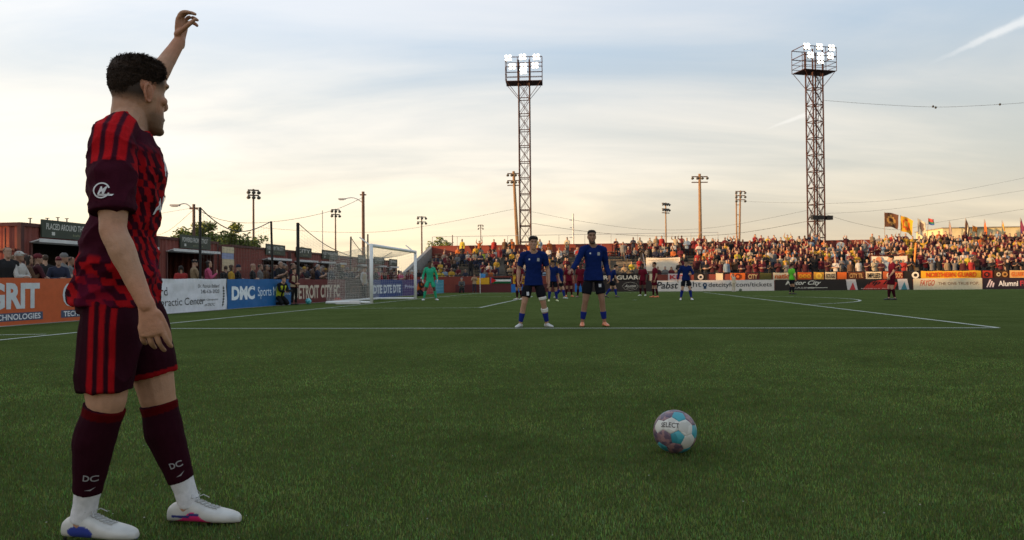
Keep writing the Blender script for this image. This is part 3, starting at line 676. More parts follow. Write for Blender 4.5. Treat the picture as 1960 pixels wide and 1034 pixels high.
cable([(1410, 385), (1490, 388), (1552, 388)], 90, 76, 'short cable between twin timber pole and lattice tower', r=.012)
cable([(240, 440), (310, 448), (371, 401)], 40, 45, 'slanting cable running down left from the short street light', r=.010)
cable([(300, 410), (340, 403), (371, 398)], 40, 45, 'short cable left of the short street light', r=.010)
for px, py in ((1786, 204), (1791, 206), (1914, 200)):
    c = at(px, py, 74); o = obj('cable_fitting', MB().lathe(c, [(.03, -.12), (.1, -.05), (.1, .05), (.03, .12)], 8), m_wire); tag(o, {1786: 'left one of the close pair of fittings on the high cable', 1791: 'right one of the close pair of fittings on the high cable', 1914: 'lone small dark fitting on the high cable near the right edge'}[px], 'cable fitting', 'fittings on the high cable')

# ------------------------------------------------------------------ shipping containers used as kiosks
def corrugate(mb, x0, x1, z0, z1, y, depth=.036, per=.27):
    xs = [x0]; k = math.ceil(x0 / per); prof = []
    n = max(1, int(round((x1 - x0) / per))); p = (x1 - x0) / n; pts = []
    for i in range(n):
        s = x0 + i * p; pts += [(s, 0), (s + p * .30, 0), (s + p * .5, depth), (s + p * .80, depth)]
    pts.append((x1, 0)); vs = []
    for x, d in pts: vs += [(x, y + d, z0), (x, y + d, z1)]
    mb.add(vs, [(2 * i, 2 * i + 2, 2 * i + 3, 2 * i + 1) for i in range(len(pts) - 1)])
def container(a0, a1, opens, signs, label, b=-6.5, h=2.66, dep=2.44, sheet_=None):
    w = a1 - a0; t = thing('shipping_container', label, 'container', AB(a0, b), RZ_LEFT, 'maroon shipping containers used as kiosks')
    edges = [.12]; mb = MB()
    for (x0, x1, zt) in opens:
        corrugate(mb, edges[-1], x0, .16, h - .1, .03); corrugate(mb, x0, x1, zt, h - .1, .03); corrugate(mb, x0, x1, .16, .92, .03); edges.append(x1)
    corrugate(mb, edges[-1], w - .12, .16, h - .1, .03); obj('front_wall', mb, m_cont, t)
    for x in (0.06, w - .06):
        for y in (.06, dep - .06): obj('corner_post', MB().box((x, y, h / 2), (.12, .12, h)), m_contd, t)
    for z in (.08, h - .05):
        for y in (.05, dep - .05): obj('rail', MB().box((w / 2, y, z), (w - .24, .10, .10 if z > 1 else .16)), m_contd, t)
        for x in (.05, w - .05): obj('rail', MB().box((x, dep / 2, z), (.10, dep - .24, .10 if z > 1 else .16)), m_contd, t)
    mb = MB(); mb.box((w / 2, dep / 2, h - .115), (w - .2, dep - .2, .03)); obj('roof', mb, m_cont, t)
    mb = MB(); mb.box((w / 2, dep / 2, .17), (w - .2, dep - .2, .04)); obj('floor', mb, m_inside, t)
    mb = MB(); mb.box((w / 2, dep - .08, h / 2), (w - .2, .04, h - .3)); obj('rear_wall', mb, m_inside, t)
    for x in (.06, w - .06):
        mb = MB(); rot = []
        tmp = MB(); corrugate(tmp, .12, dep - .12, .16, h - .1, 0); mb.add([(x + (q[1] - .02) * (1 if x < 1 else -1), q[0], q[2]) for q in tmp.v], tmp.f); obj('end_wall', mb, m_cont, t)
    if a0 < 6:    # the visible end with its door gear
        g = MB()
        for y in (.45, .85, 1.6, 2.0): g.tube((-.04, y, .2), (-.04, y, h - .15), .022, n=6)
        obj('locking_bar', g, m_contd, t)
        g = MB(); g.box((-.03, 1.22, 1.9), (.04, dep - .3, .06)); obj('door_beam', g, m_contd, t)
        g = MB(); g.box((-.10, 1.15, 2.25), (.16, .26, .34)); obj('junction_box', g, m_black, t)
        g = MB(); g.lathe((-.14, 1.0, 2.02), [(.03, -.05), (.06, 0), (.05, .06), (.02, .08)], 10); obj('added_lamp', g, mat('added_lamp_glass', (1, .55, .22), .3, 0, emit=6), t)  # lamp body added to account for the orange glow on this end
        pl = bpy.data.lights.new('added_lamp_light', 'POINT'); pl.energy = 14; pl.color = (1, .45, .15); pl.shadow_soft_size = .08; plo = bpy.data.objects.new('added_lamp_light', pl); COL.objects.link(plo); plo.parent = t; plo.location = (-.42, .95, 2.1)  # added point light that turns the end wall orange
    for (x0, x1, zt) in opens:
        g = MB(); g.box(((x0 + x1) / 2, -.12, zt + .03), (x1 - x0, .34, .03), rot=Matrix.Rotation(R(-14), 3, 'X')); g.box(((x0 + x1) / 2, -.29, zt + .05), (x1 - x0, .025, .10)); obj('awning', g, mat('pale_awning', (.62, .62, .60), .5, .12, 4), t)
        for x in (x0 + .03, x1 - .03): obj('jamb', MB().box((x, .03, (zt + .92) / 2), (.07, .1, zt - .92 - .006)), m_contd, t)
        obj('counter', MB().box(((x0 + x1) / 2, -.08, .95), (x1 - x0 - .16, .34, .05)), m_steel, t)
        mb = MB(); 
        for k in range(int((x1 - x0) / .5)):
            mb.box((x0 + .35 + k * .5, dep - .35, 1.2 + .25 * (k % 3)), (.34, .28, .3 + .12 * (k % 2)))
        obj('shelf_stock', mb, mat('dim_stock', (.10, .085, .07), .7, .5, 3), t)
    for (x0, x1, z0, z1, words) in signs:
        s = obj('sign', MB().box(((x0 + x1) / 2, -.035, (z0 + z1) / 2), (x1 - x0, .05, z1 - z0)), m_sign, t)
        hh = z1 - z0
        lettering(words[0], m_signtext, s, x0 + (x1 - x0) * .05, x0 + (x1 - x0) * (.72 if a0 < 6 else .9), z0 + hh * .46, z0 + hh * .82, -.066, .02)
        if len(words) > 1: lettering(words[1], mat('dim_sign_lettering', (.28, .30, .16), .6), s, x0 + (x1 - x0) * .4, x0 + (x1 - x0) * .72, z0 + hh * .18, z0 + hh * .3, -.066)
        g = MB(); g.box((x0 + .14 * (x1 - x0), -.066, z0 + hh * .24), (.12, .01, .10)); obj('emblem', g, m_signtext, s)
    return t
SG = (2.28, 2.80)
container(5.18, 11.6, [(.35, 4.3, 2.12), (4.9, 6.1, 2.12)], [(.72, 3.9, *SG, ('PLACED AROUND THE GLOBE', 'built in detroit'))], 'nearest maroon container kiosk with long green sign, end wall lit by an added lamp')
container(11.66, 16.05, [(.55, 3.95, 2.12)], [(1.4, 3.6, *SG, ('POWERED FROM DETROIT', 'built in detroit'))], 'second container kiosk with green sign, under the tree')
container(17.1, 23.2, [(3.0, 5.7, 2.02)], [(3.3, 5.45, *SG, ('FUELED BY THE CITY', 'est 2012'))], 'third container with long blank corrugated wall left of its counter', h=2.6)
container(23.3, 29.4, [(.5, 3.1, 2.02), (3.6, 5.8, 2.02)], [(.65, 2.7, *SG, ('CITY', 'est'))], 'fourth container kiosk with emblem sign left of the goal', h=2.6)
container(29.5, 35.6, [(.4, 1.5, 2.0), (4.3, 5.9, 2.0)], [(-2.0 + .1, .65, *SG, ('KEYWORTH',)), (4.45, 5.95, 2.2, 2.72, ('GRILL',))], 'fifth container seen through the side of the goal net', h=2.56)
container(37.2, 43.35, [(.6, 2.4, 2.0), (3.4, 5.6, 2.0)], [(.2, 2.6, 2.2, 2.7, ('TACOS',)), (3.9, 6.05, 2.16, 2.66, ('DRINKS',))], 'farthest container kiosk before the stand', h=2.54)
t = thing('hanging_sheet', 'white and lilac printed sheet hanging in the gap between containers', 'sheet', AB(16.0, -6.35), RZ_LEFT)
for k, c in enumerate(((200, 176, 140), (206, 186, 150), (150, 158, 186), (212, 196, 160))):
    g = MB(); z = 1.42 + k * .26
    g.box((.52, -.01 * (k % 2), z + .13), (1.0, .02, .256)); obj('stripe', g, pm(c, rough=.8), t)
mb = MB(); mb.tube((0, .03, 0), (0, .03, 2.5), .03, n=6); mb.tube((1.05, .03, 0), (1.05, .03, 2.5), .03, n=6); obj('post', mb, m_contd, t)
for k, (a, l) in enumerate(((6.6, .10), (7.3, .16), (7.75, .22), (8.15, .22))):      # little fittings on the first roof
    c = AB(a, -7.4, 2.55); o = obj('roof_fitting', MB().tube((0, 0, 0), (0, 0, l + .25), .02, n=5).tube((-.06, 0, l + .25), (.06, 0, l + .25), .015, n=4), m_lamp, None, c); tag(o, ('shortest, leftmost', 'second from left', 'third from left', 'rightmost')[k] + ' metal fitting on the roof of the nearest container', 'roof fitting', 'fittings on the nearest container roof')

# ------------------------------------------------------------------ ball-stop netting on black posts behind the goal
NETB = -4.0
def stop_net(a0, a1, label, zt=3.5, sag=.75, c0=0., c1=0., b0=NETB, b1=NETB, cell=.22):
    t = thing('ball_stop_net', label, 'netting', AB(a0, b0), 0, 'ball stop nets behind the goal'); base = AB(a0, b0); D = AB(a1, b1) - base; ln = D.length
    obj('rope', MB().path([D * (k / 12) + Vector((0, 0, zt + c0 + (c1 - c0) * k / 12 - sag * math.sin(math.pi * (k / 12) ** .9))) for k in range(13)], .02, 5), m_black, t)
    mb = MB(); nu, nv = int(ln / cell), int(zt / cell)
    topz = lambda u: zt + c0 + (c1 - c0) * u - sag * math.sin(math.pi * u ** .9)
    for i in range(nu + 1): u = i / nu; mb.tube(D * u + Vector((0, 0, 1.0)), D * u + Vector((0, 0, topz(u))), .0028, n=3)
    for j in range(1, nv + 1): mb.path([D * (k / 10) + Vector((0, 0, 1.0 + (topz(k / 10) - 1.0) * j / nv)) for k in range(11)], .0028, 3)
    obj('mesh', mb, m_netdark, t)
for k, (a, z, bb, l) in enumerate(((10.16, 3.5, NETB, 'leaning black net post over the white board'), (15.66, 3.45, NETB, 'slim black net post over the blue board'), (18.38, 3.6, NETB, 'stout black net post over the maroon board'), (27.2, 3.5, -4.6, 'slanting black net post behind the goal'), (28.4, 3.7, -4.0, 'upright black net post behind the near goal post'))):
    c = AB(a, bb); le = -.25 if k == 1 else (.32 if k == 3 else 0); o = obj('net_post', MB().tube((0, le * -1, 0), (0, 0, z), .045 if k not in (2,) else .07, n=8), m_black, None, c); tag(o, l, 'post', 'posts carrying the ball stop nets')
stop_net(10.16, 15.66, 'sagging ball stop net between the two left black posts', 3.5, .62, 0, -.05)
stop_net(18.38, 27.0, 'ball stop net sloping down from the stout black post', 3.55, .22, .05, -1.15, NETB, -4.6)
stop_net(27.2, 34.0, 'ball stop net sagging behind the goal', 3.45, .8, .0, -.6, -4.6, -4.2)

# ------------------------------------------------------------------ goal
goal = thing('goal', 'white goal frame with net left of the goalkeeper', 'goal', AB(16.5, 0), RZ_LEFT)
GW, GH, GD = 7.32, 2.44, 1.95     # local x along the goal line, y = away behind the line
for x in (0, GW): obj('post', MB().tube((x, 0, 0), (x, 0, GH + .06), .075, n=14), m_white, goal, smooth=True)
obj('crossbar', MB().tube((.0, 0, GH), (GW, 0, GH), .075, n=14), m_white, goal, smooth=True)
for x in (0, GW): obj('base_bar', MB().tube((x, 0, .06), (x, GD, .06), .055, n=8), m_white, goal)
obj('base_bar', MB().tube((0, GD, .06), (GW, GD, .06), .055, n=8), m_white, goal)
for x in (0, GW): obj('net_stanchion', MB().tube((x, .05, GH), (x, .5, GH + .35), .03, n=6), m_white, goal)
def net_patch(mb, f, nu, nv, su, sv, r=.0055):
    for i in range(nu + 1): mb.path([f(i / nu, k / sv) for k in range(sv + 1)], r, 3, cap=False)
    for j in range(nv + 1): mb.path([f(k / su, j / nv) for k in range(su + 1)], r, 3, cap=False)
GT = 1.78
def gn_back(u, v):   # top-rear edge to the base bar
    return Vector((GW * u, GT + (GD - GT) * v + .10 * math.sin(math.pi * v) * math.sin(math.pi * u), (2.12 - .06 - .10 * math.sin(math.pi * u)) * (1 - v) + .06))
def gn_top(u, v): return Vector((GW * u, GT * v, GH - (.32 + .10 * math.sin(math.pi * u)) * v - .05 * math.sin(math.pi * v)))
def gn_side(x):
    def f(u, v):
        ztop = GH - .32 * u - .05 * math.sin(math.pi * u)
        return Vector((x + .05 * math.sin(math.pi * v) * (1 if x > 1 else -1), (GD + (GT - GD) * v) * u, .06 + (ztop - .06) * v))
    return f
mb = MB(); net_patch(mb, gn_back, 60, 22, 24, 8, .0048); net_patch(mb, gn_top, 60, 14, 24, 3, .003); net_patch(mb, gn_side(0), 17, 17, 18, 6, .0032); net_patch(mb, gn_side(GW), 17, 17, 18, 6, .0032)
obj('net', mb, m_net, goal)
o = obj('folded_towel', MB().box((0, 0, .05), (1.0, .35, .09)).box((.25, .05, .11), (.4, .2, .05)), pm((215, 210, 205), rough=.9), None, AB(16.2, -.9)); tag(o, 'white towel lying beside the near goal post', 'towel'); o.rotation_euler = (0, 0, .1)
o = obj('orange_bag', MB().lathe((0, 0, 0), [(.17, 0), (.20, .07), (.16, .16), (.06, .20)], 10), pm((170, 66, 46), rough=.8), None, onb(646, -2.75)); tag(o, 'small orange kit bag at the foot of the maroon board', 'bag')

# ------------------------------------------------------------------ trees
def tree(px, py, depth, hgt, rad, label, leaves=9000, seed=1, leaf=.16, loc=None, squash=.85):
    rr = random.Random(seed); c = loc or at(px, py, depth); t = thing('leafy_tree', label, 'tree', (c.x, c.y, 0), 0, 'trees behind the ground')
    obj('trunk', MB().path([(0, 0, 0), (.08, .02, hgt * .35), (0, .05, hgt * .62)], [rad * .11, rad * .08, rad * .045], 8), m_bark, t)
    br = MB(); blobs = []
    for k in range(12):
        a = k * 2.4; e = rr.uniform(.35, 1.2); ln = rad * rr.uniform(.55, .95); p0 = Vector((0, .02, hgt * rr.uniform(.35, .6))); p1 = p0 + Vector((math.cos(a) * math.cos(e) * ln, math.sin(a) * math.cos(e) * ln, math.sin(e) * ln * .8))
        br.path([p0, p0.lerp(p1, .5) + Vector((0, 0, .1)), p1], [rad * .04, rad * .025, .015], 5); blobs.append((p1, rad * rr.uniform(.26, .46)))
    for k in range(16): blobs.append((Vector((rr.uniform(-.7, .7) * rad, rr.uniform(-.6, .6) * rad, hgt * rr.uniform(.45, .88))), rad * rr.uniform(.28, .48)))
    obj('branch', br, m_bark, t)
    vs = []; fs = []
    for i in range(leaves):
        c0, r0 = rr.choice(blobs); d = Vector((rr.gauss(0, 1), rr.gauss(0, 1), rr.gauss(0, 1))).normalized() * r0 * (rr.random() ** .4) * rr.uniform(.8, 1.12); d.z *= squash
        p = c0 + d; s = leaf * rr.uniform(.6, 1.3); a = Vector((rr.gauss(0, 1), rr.gauss(0, 1), rr.gauss(0, .6))).normalized(); b = a.cross(Vector((rr.gauss(0, 1), rr.gauss(0, 1), rr.gauss(0, 1)))).normalized()
        o = len(vs); vs += [p - a * s, p + b * s * .45, p + a * s, p - b * s * .45]; fs.append((o, o + 1, o + 2, o + 3))
    mb = MB(); mb.add(vs, fs); obj('crown', mb, m_leaf, t)
tree(368, 440, 50, 4.9, 1.3, 'low dark green tree at the left of the clump behind containers', 4500, 3, .12)
tree(408, 440, 50, 5.3, 1.25, 'rounded tree in the clump behind the short street light', 5500, 4, .12)
tree(447, 440, 50, 5.2, 1.55, 'widest tree of the clump, beside the slim light pole', 6500, 5, .12)
tree(490, 445, 50, 4.4, .85, 'small sparse tree at the right of the clump', 1600, 6, .11)
tree(578, 472, 62, 4.3, .6, 'tiny treetop peeping over the fourth container', 500, 8, .12)
tree(850, 460, 85, 6.4, 1.9, 'sparse treetop showing above the left end of the stand wall', 2600, 9, .16)
# ================================================================== PEOPLE
def V3(*a): return Vector(a if len(a) > 1 else a[0])
HEADT = np.array([  # z, half width, front y, back y   (head centre = 0, chin to crown .247)
    (-.128, .016, .074, .046), (-.122, .030, .088, .030), (-.108, .043, .096, .004), (-.088, .053, .095, -.035), (-.065, .060, .094, -.062),
    (-.035, .066, .091, -.083), (-.005, .070, .089, -.097), (.020, .0725, .084, -.103), (.043, .0745, .093, -.106), (.070, .0745, .090, -.104),
    (.094, .068, .074, -.092), (.110, .054, .052, -.070), (.119, .034, .026, -.042), (.1225, .010, -.002, -.014)])
def head_at(z):
    return [np.interp(z, HEADT[:, 0], HEADT[:, k]) for k in (1, 2, 3)]
class Fig:
    def __init__(s): s.v = []; s.f = []; s.r = []
    def ring_loft(s, rings, region, cap=True):
        n = len(rings[0]); o = len(s.v)
        for r in rings: s.v.extend([tuple(p) for p in r])
        for i in range(len(rings) - 1):
            for k in range(n):
                k2 = (k + 1) % n; s.f.append((o + i * n + k, o + i * n + k2, o + (i + 1) * n + k2, o + (i + 1) * n + k)); s.r.append(region)
        if cap:
            s.f.append(tuple(o + k for k in range(n - 1, -1, -1))); s.f.append(tuple(o + (len(rings) - 1) * n + k for k in range(n))); s.r += [region, region]
    def oval(s, c, ax, ay, rx, ry, n=16, e=2.0):
        out = []
        for k in range(n):
            w = 2 * math.pi * k / n; cw, sw = math.cos(w), math.sin(w)
            out.append(c + ax * (rx * math.copysign(abs(cw) ** (2 / e), cw)) + ay * (ry * math.copysign(abs(sw) ** (2 / e), sw)))
        return out
    def limb(s, pts, rad, region, ref=Vector((0, 1, 0)), n=12, sub=4, round0=True, round1=True, e=2.0):
        P = [Vector(p) for p in pts]; Rr = [(r, r) if not isinstance(r, tuple) else r for r in rad]; C = []; Q = []
        for i in range(len(P) - 1):
            g = lambda A, k: A[max(0, min(len(A) - 1, k))]
            for k in range(sub):
                t = k / sub; h = lambda a, b, c, d: .5 * ((2 * b) + (c - a) * t + (2 * a - 5 * b + 4 * c - d) * t * t + (-a + 3 * b - 3 * c + d) * t ** 3)
                C.append(h(g(P, i - 1), P[i], P[i + 1], g(P, i + 2))); Q.append(tuple(max(.002, h(g(Rr, i - 1)[j], Rr[i][j], Rr[i + 1][j], g(Rr, i + 2)[j])) for j in (0, 1)))
        C.append(P[-1]); Q.append(Rr[-1])
        T = [(C[min(i + 1, len(C) - 1)] - C[max(i - 1, 0)]).normalized() for i in range(len(C))]
        if round0:
            r = min(Q[0]); C = [C[0] - T[0] * r * .8, C[0] - T[0] * r * .5] + C; Q = [(Q[0][0] * .4, Q[0][1] * .4), (Q[0][0] * .85, Q[0][1] * .85)] + Q; T = [T[0], T[0]] + T
        if round1:
            r = min(Q[-1]); C += [C[-1] + T[-1] * r * .5, C[-1] + T[-1] * r * .8]; Q += [(Q[-1][0] * .85, Q[-1][1] * .85), (Q[-1][0] * .4, Q[-1][1] * .4)]; T += [T[-1], T[-1]]
        rings = []
        for c, t, q in zip(C, T, Q):
            ay = (ref - t * ref.dot(t))
            if ay.length < 1e-3: ay = t.orthogonal()
            ay.normalize(); ax = ay.cross(t).normalized(); rings.append(s.oval(c, ax, ay, q[0], q[1], n, e))
        s.ring_loft(rings, region)
    def ball(s, c, rx, ry, rz, ax, ay, az, region, n=12):
        rings = []
        for i in range(1, 8):
            w = math.pi * i / 8; rings.append(s.oval(c - az * (rz * math.cos(w)), ax, ay, rx * math.sin(w), ry * math.sin(w), n))
        s.ring_loft(rings, region)
TMP = bpy.data.materials.new('tmp')
def fuse(fig, voxel, smooth=4, regions=False, name='body', factor=.5):
    me = bpy.data.meshes.new('f'); me.from_pydata(fig.v, [], fig.f); o = bpy.data.objects.new('f', me); COL.objects.link(o)
    m = o.modifiers.new('r', 'REMESH'); m.mode = 'VOXEL'; m.voxel_size = voxel
    if smooth: k = o.modifiers.new('s', 'SMOOTH'); k.iterations = smooth; k.factor = factor
    bpy.context.view_layer.update()
    out = bpy.data.meshes.new_from_object(o.evaluated_get(bpy.context.evaluated_depsgraph_get())); out.name = name
    reg = None
    if regions:
        bv = BVHTree.FromPolygons(fig.v, fig.f); reg = [fig.r[bv.find_nearest(p.center)[2]] for p in out.polygons]
    bpy.data.objects.remove(o); bpy.data.meshes.remove(me)
    out.polygons.foreach_set('use_smooth', [True] * len(out.polygons))
    return (out, reg) if regions else out
def verts(me): a = np.empty(len(me.vertices) * 3, np.float32); me.vertices.foreach_get('co', a); return a.reshape(-1, 3).astype(float)
def paint(me, cols):
    ca = me.color_attributes.new('Col', 'FLOAT_COLOR', 'POINT'); c = np.ones((len(me.vertices), 4), np.float32); c[:, :3] = cols; ca.data.foreach_set('color', c.ravel())
def displace(me, fn):
    co = verts(me); nr = np.empty(len(me.vertices) * 3, np.float32); me.vertices.foreach_get('normal', nr); nr = nr.reshape(-1, 3)
    d = np.array([fn(p) for p in co]); co = co + nr * d[:, None]; me.vertices.foreach_set('co', co.astype(np.float32).ravel()); me.update()
def sst(x, a, b): t = np.clip((x - a) / (b - a), 0, 1); return t * t * (3 - 2 * t)

def pose(H=1.8, **ov):
    J = dict(pelvis=(0, 0, .94), neck=(0, -.015, 1.485), head=(0, .015, 1.672), hf=(0, 1, 0), hu=(0, 0, 1), hs=1.,
             shR=(.185, -.015, 1.435), shL=(-.185, -.015, 1.435), elR=(.245, -.04, 1.145), elL=(-.245, -.04, 1.145), wrR=(.265, .05, .895), wrL=(-.265, .05, .895),
             hdR=(.05, .15, -1), hdL=(-.05, .15, -1), hnR=(-1, .1, 0), hnL=(1, .1, 0), curlR=(22, 30, 20), curlL=(22, 30, 20),
             hpR=(.092, 0, .915), hpL=(-.092, 0, .915), knR=(.11, .015, .495), knL=(-.11, .015, .495), anR=(.125, -.03, .085), anL=(-.125, -.03, .085), toR=(.2, 1, 0), toL=(-.2, 1, 0))
    J.update(ov); s = H / 1.8; O = {}
    for k, x in J.items():
        if k in ('hf', 'hu', 'hdR', 'hdL', 'hnR', 'hnL', 'toR', 'toL'): O[k] = Vector(x).normalized()
        elif k.startswith('curl') or k == 'hs': O[k] = x
        else: O[k] = Vector(x) * s
    O['s'] = s; O['hs'] = O['hs'] * s
    return O
def frame(J):
    rh = (J['hpR'] - J['hpL']).normalized(); rs = (J['shR'] - J['shL']).normalized(); up = (J['neck'] - J['pelvis']).normalized(); return rh, rs, up
TORSO = ((-.18, .125, .088, 0), (-.05, .166, .112, -.008), (.1, .163, .106, -.006), (.3, .138, .094, .004), (.5, .148, .104, .008), (.7, .168, .116, .008), (.84, .165, .106, .002), (.95, .125, .082, -.006), (1.03, .068, .062, -.006))
def torso(fig, J, region, t0=-.18, t1=1.03, ex=0., ey=0., flare=0., n=22, build=1.):
    rh, rs, up = frame(J); s = J['s']; tab = np.array(TORSO); rings = []
    for t in np.linspace(t0, t1, 18):
        hw, hd, yo = [np.interp(t, tab[:, 0], tab[:, k]) for k in (1, 2, 3)]
        if t < -.05 and ex: hw, hd = .166, .112
        q = max(0, min(1, t)); ax = rh.lerp(rs, q * q * (3 - 2 * q)); ax = (ax - up * ax.dot(up)).normalized(); ay = up.cross(ax)
        fl = flare * max(0, (.45 - t)) / .65
        c = J['pelvis'] + (J['neck'] - J['pelvis']) * t + ay * yo * s
        rings.append(fig.oval(c, ax, ay, (hw * build + ex + fl) * s, (hd * build + ey + fl) * s, n, 2.35))
    fig.ring_loft(rings, region)
def hand(fig, wr, d, n, side, curl, s, region, fat=1., th=(.62, .62, .42)):
    d = d.normalized(); n = (n - d * n.dot(d)).normalized(); t = d.cross(n) * side
    fig.limb([wr - d * .02 * s, wr + d * .028 * s, wr + d * .062 * s, wr + d * .088 * s], [(.024 * s, .020 * s), (.031 * s, .018 * s), (.040 * s, .0155 * s), (.040 * s, .0125 * s)], region, n, 12, 3, e=2.6)
    c = [R(x) for x in curl]
    for k, (o, ln) in enumerate(((.0325, .076), (.0112, .084), (-.0108, .078), (-.0315, .062))):
        p = wr + d * (.084 - .006 * abs(k - 1)) * s + t * o * s; pts = [p - d * .015 * s, p]; a = 0
        for j, fr in enumerate((.45, .32, .25)):
            a += c[j] * (1 + .10 * k); dd = d * math.cos(a) + n * math.sin(a) + t * (.06 * (1.5 - k)); p = p + dd.normalized() * ln * fr * s; pts.append(p)
        fig.limb(pts, [.0090 * s * fat, .0090 * s * fat, .0085 * s * fat, .0078 * s * fat, .0064 * s * fat], region, n, 8, 3)
    p0 = wr + d * .022 * s + t * .024 * s; p1 = p0 + (d * th[0] + t * th[1] + n * th[2]).normalized() * .044 * s; p2 = p1 + (d * (th[0] + .2) + t * th[1] * .4 + n * th[2]).normalized() * .036 * s; p3 = p2 + (d * (th[0] + .25) + n * th[2]).normalized() * .028 * s
    fig.limb([p0 - t * .008 * s, p0, p1, p2, p3], [.013 * s, .0145 * s, .0115 * s * fat, .010 * s * fat, .0075 * s * fat], region, n, 8, 3)
def head(fig, J, region, ears=True):
    f = J['hf']; u = (J['hu'] - f * J['hu'].dot(f)).normalized(); r = f.cross(u); u = u * J.get('hv', 1.); c = J['head']; h = J['hs']; rings = []
    for z in np.linspace(-.128, .1225, 26):
        hw, fy, by = head_at(z); rings.append(fig.oval(c + u * z * h + f * (fy + by) / 2 * h, r, f, hw * h, (fy - by) / 2 * h, 26, 2.25))
    fig.ring_loft(rings, region)
    P = lambda x, y, z: c + r * x * h + f * y * h + u * z * h
    fig.limb([P(0, .084, .032), P(0, .097, .006), P(0, .107, -.020), P(0, .100, -.033)], [(.006 * h, .007 * h), (.008 * h, .008 * h), (.0135 * h, .010 * h), (.011 * h, .006 * h)], region, f, 10, 3)
    fig.limb([P(-.024, .089, -.070), P(0, .098, -.066), P(.024, .089, -.070)], [.005 * h, .0085 * h, .005 * h], region, u, 8, 3)
    fig.limb([P(-.020, .088, -.080), P(0, .096, -.080), P(.020, .088, -.080)], [.005 * h, .009 * h, .005 * h], region, u, 8, 3)
    fig.ball(P(0, .088, -.110), .024 * h, .018 * h, .016 * h, r, f, u, region)
    for q in (-1, 1):
        fig.limb([P(q * .052, .074, .046), P(q * .03, .089, .050), P(q * .008, .092, .042)], [.006 * h, .0075 * h, .006 * h], region, u, 8, 3)     # brow ridge
        fig.ball(P(q * .048, .062, -.012), .020 * h, .017 * h, .016 * h, r, f, u, region)                                                       # cheek bone
        if ears:
            e = [P(q * (.0735 + .009 * max(0, -math.cos(w)) + .003 * math.sin(w) ** 2), -.012 + .016 * math.cos(w) - .004 * math.sin(w), -.002 + .031 * math.sin(w)) for w in np.linspace(0, 2 * math.pi, 13)]
            fig.limb(e, [.0052 * h] * 13, region, f, 6, 1, False, False)
            fig.limb([P(q * .070, .000, -.026), P(q * .074, -.006, .0), P(q * .072, -.008, .022)], [(.006 * h, .010 * h), (.005 * h, .013 * h), (.005 * h, .011 * h)], region, f, 8, 2)
def headlocal(J, co):
    f = J['hf']; u = (J['hu'] - f * J['hu'].dot(f)).normalized(); r = f.cross(u); u = u / J.get('hv', 1.); d = (co - np.array(J['head'])) / J['hs']
    return d @ np.array(r), d @ np.array(f), d @ np.array(u)
def body_fig(J, fat=1., hands=True, muscle=1., leg=.90):
    fig = Fig(); s = J['s']; rh, rs, up = frame(J); fwd = up.cross(rs)
    torso(fig, J, 0, build=.86)
    fig.limb([J['neck'] - up * .05 * s, J['neck'] + up * .02 * s, J['head'] - J['hf'] * .030 * J['hs'] - J['hu'] * .06 * J['hs'], J['head'] - J['hf'] * .03 * J['hs']], [(.072 * s, .066 * s), (.062 * s, .062 * s), (.057 * s, .060 * s), (.054 * s, .058 * s)], 1, fwd, 14, 4)
    for q, S in ((1, 'R'), (-1, 'L')):
        sh, el, wr = J['sh' + S], J['el' + S], J['wr' + S]
        fig.limb([J['neck'] + up * .02 * s + rs * q * .035 * s, J['neck'].lerp(sh, .5) + up * .015 * s, sh], [.05 * s, .053 * s, .056 * s], 0, fwd, 12, 4)
        m = muscle; bd = (el - sh).normalized(); fd = (wr - el).normalized()
        fig.limb([sh, sh.lerp(el, .25), sh.lerp(el, .55), sh.lerp(el, .85), el, el.lerp(wr, .25), el.lerp(wr, .6), wr], [.063 * s * m, .058 * s * m, .052 * s * m, .043 * s, .041 * s, (.046 * s * m, .042 * s), (.036 * s, .033 * s), (.028 * s, .023 * s)], 2, fwd, 14, 4)
        if hands: hand(fig, wr, J['hd' + S], J['hn' + S], q, J['curl' + S], s, 2, fat, J.get('th' + S, (.62, .62, .42)))
        hp, kn, an = J['hp' + S], J['kn' + S], J['an' + S]; ld = (an - kn).normalized()
        back = -fwd
        fig.limb([hp, hp.lerp(kn, .3), hp.lerp(kn, .7), hp.lerp(kn, .93), kn, kn.lerp(an, .12), kn.lerp(an, .32) + back * .014 * s, kn.lerp(an, .62) + back * .006 * s, kn.lerp(an, .9), an - Vector((0, 0, .03 * s))],
                 [.058 * s, .080 * s * leg, .077 * s * leg, .067 * s * leg, .064 * s * leg, .058 * s * leg, (.061 * s * leg, .064 * s * leg), (.047 * s, .049 * s), .036 * s, .036 * s], 3, fwd, 14, 4)
    head(fig, J, 1)
    return fig
def shoe_fig(J, S, fig=None, grow=0.):
    fig = fig or Fig(); s = J['s']; an = J['an' + S]; T = J['to' + S]; z0 = an.z - .085 * s; T = T.normalized(); rings = []
    flat = Vector((T.x, T.y, 0)).normalized(); up = Vector((0, 0, 1)); side = flat.cross(up)
    lift = T.z
    for (d, w, h) in ((-.078, .012, .034), (-.073, .022, .054), (-.056, .029, .068), (-.02, .0335, .082), (.02, .035, .086), (.055, .0385, .073), (.09, .043, .057), (.130, .0455, .048), (.165, .041, .041), (.192, .030, .034), (.208, .013, .024)):
        c = Vector((an.x, an.y, z0)) + flat * d * s + up * (.006 + h / 2 + max(0, d) * lift) * s
        rings.append(fig.oval(c, side, up, (w + grow) * s, (h / 2 + grow * .5) * s, 18, 2.6))
    fig.ring_loft(rings, 5)
    return fig
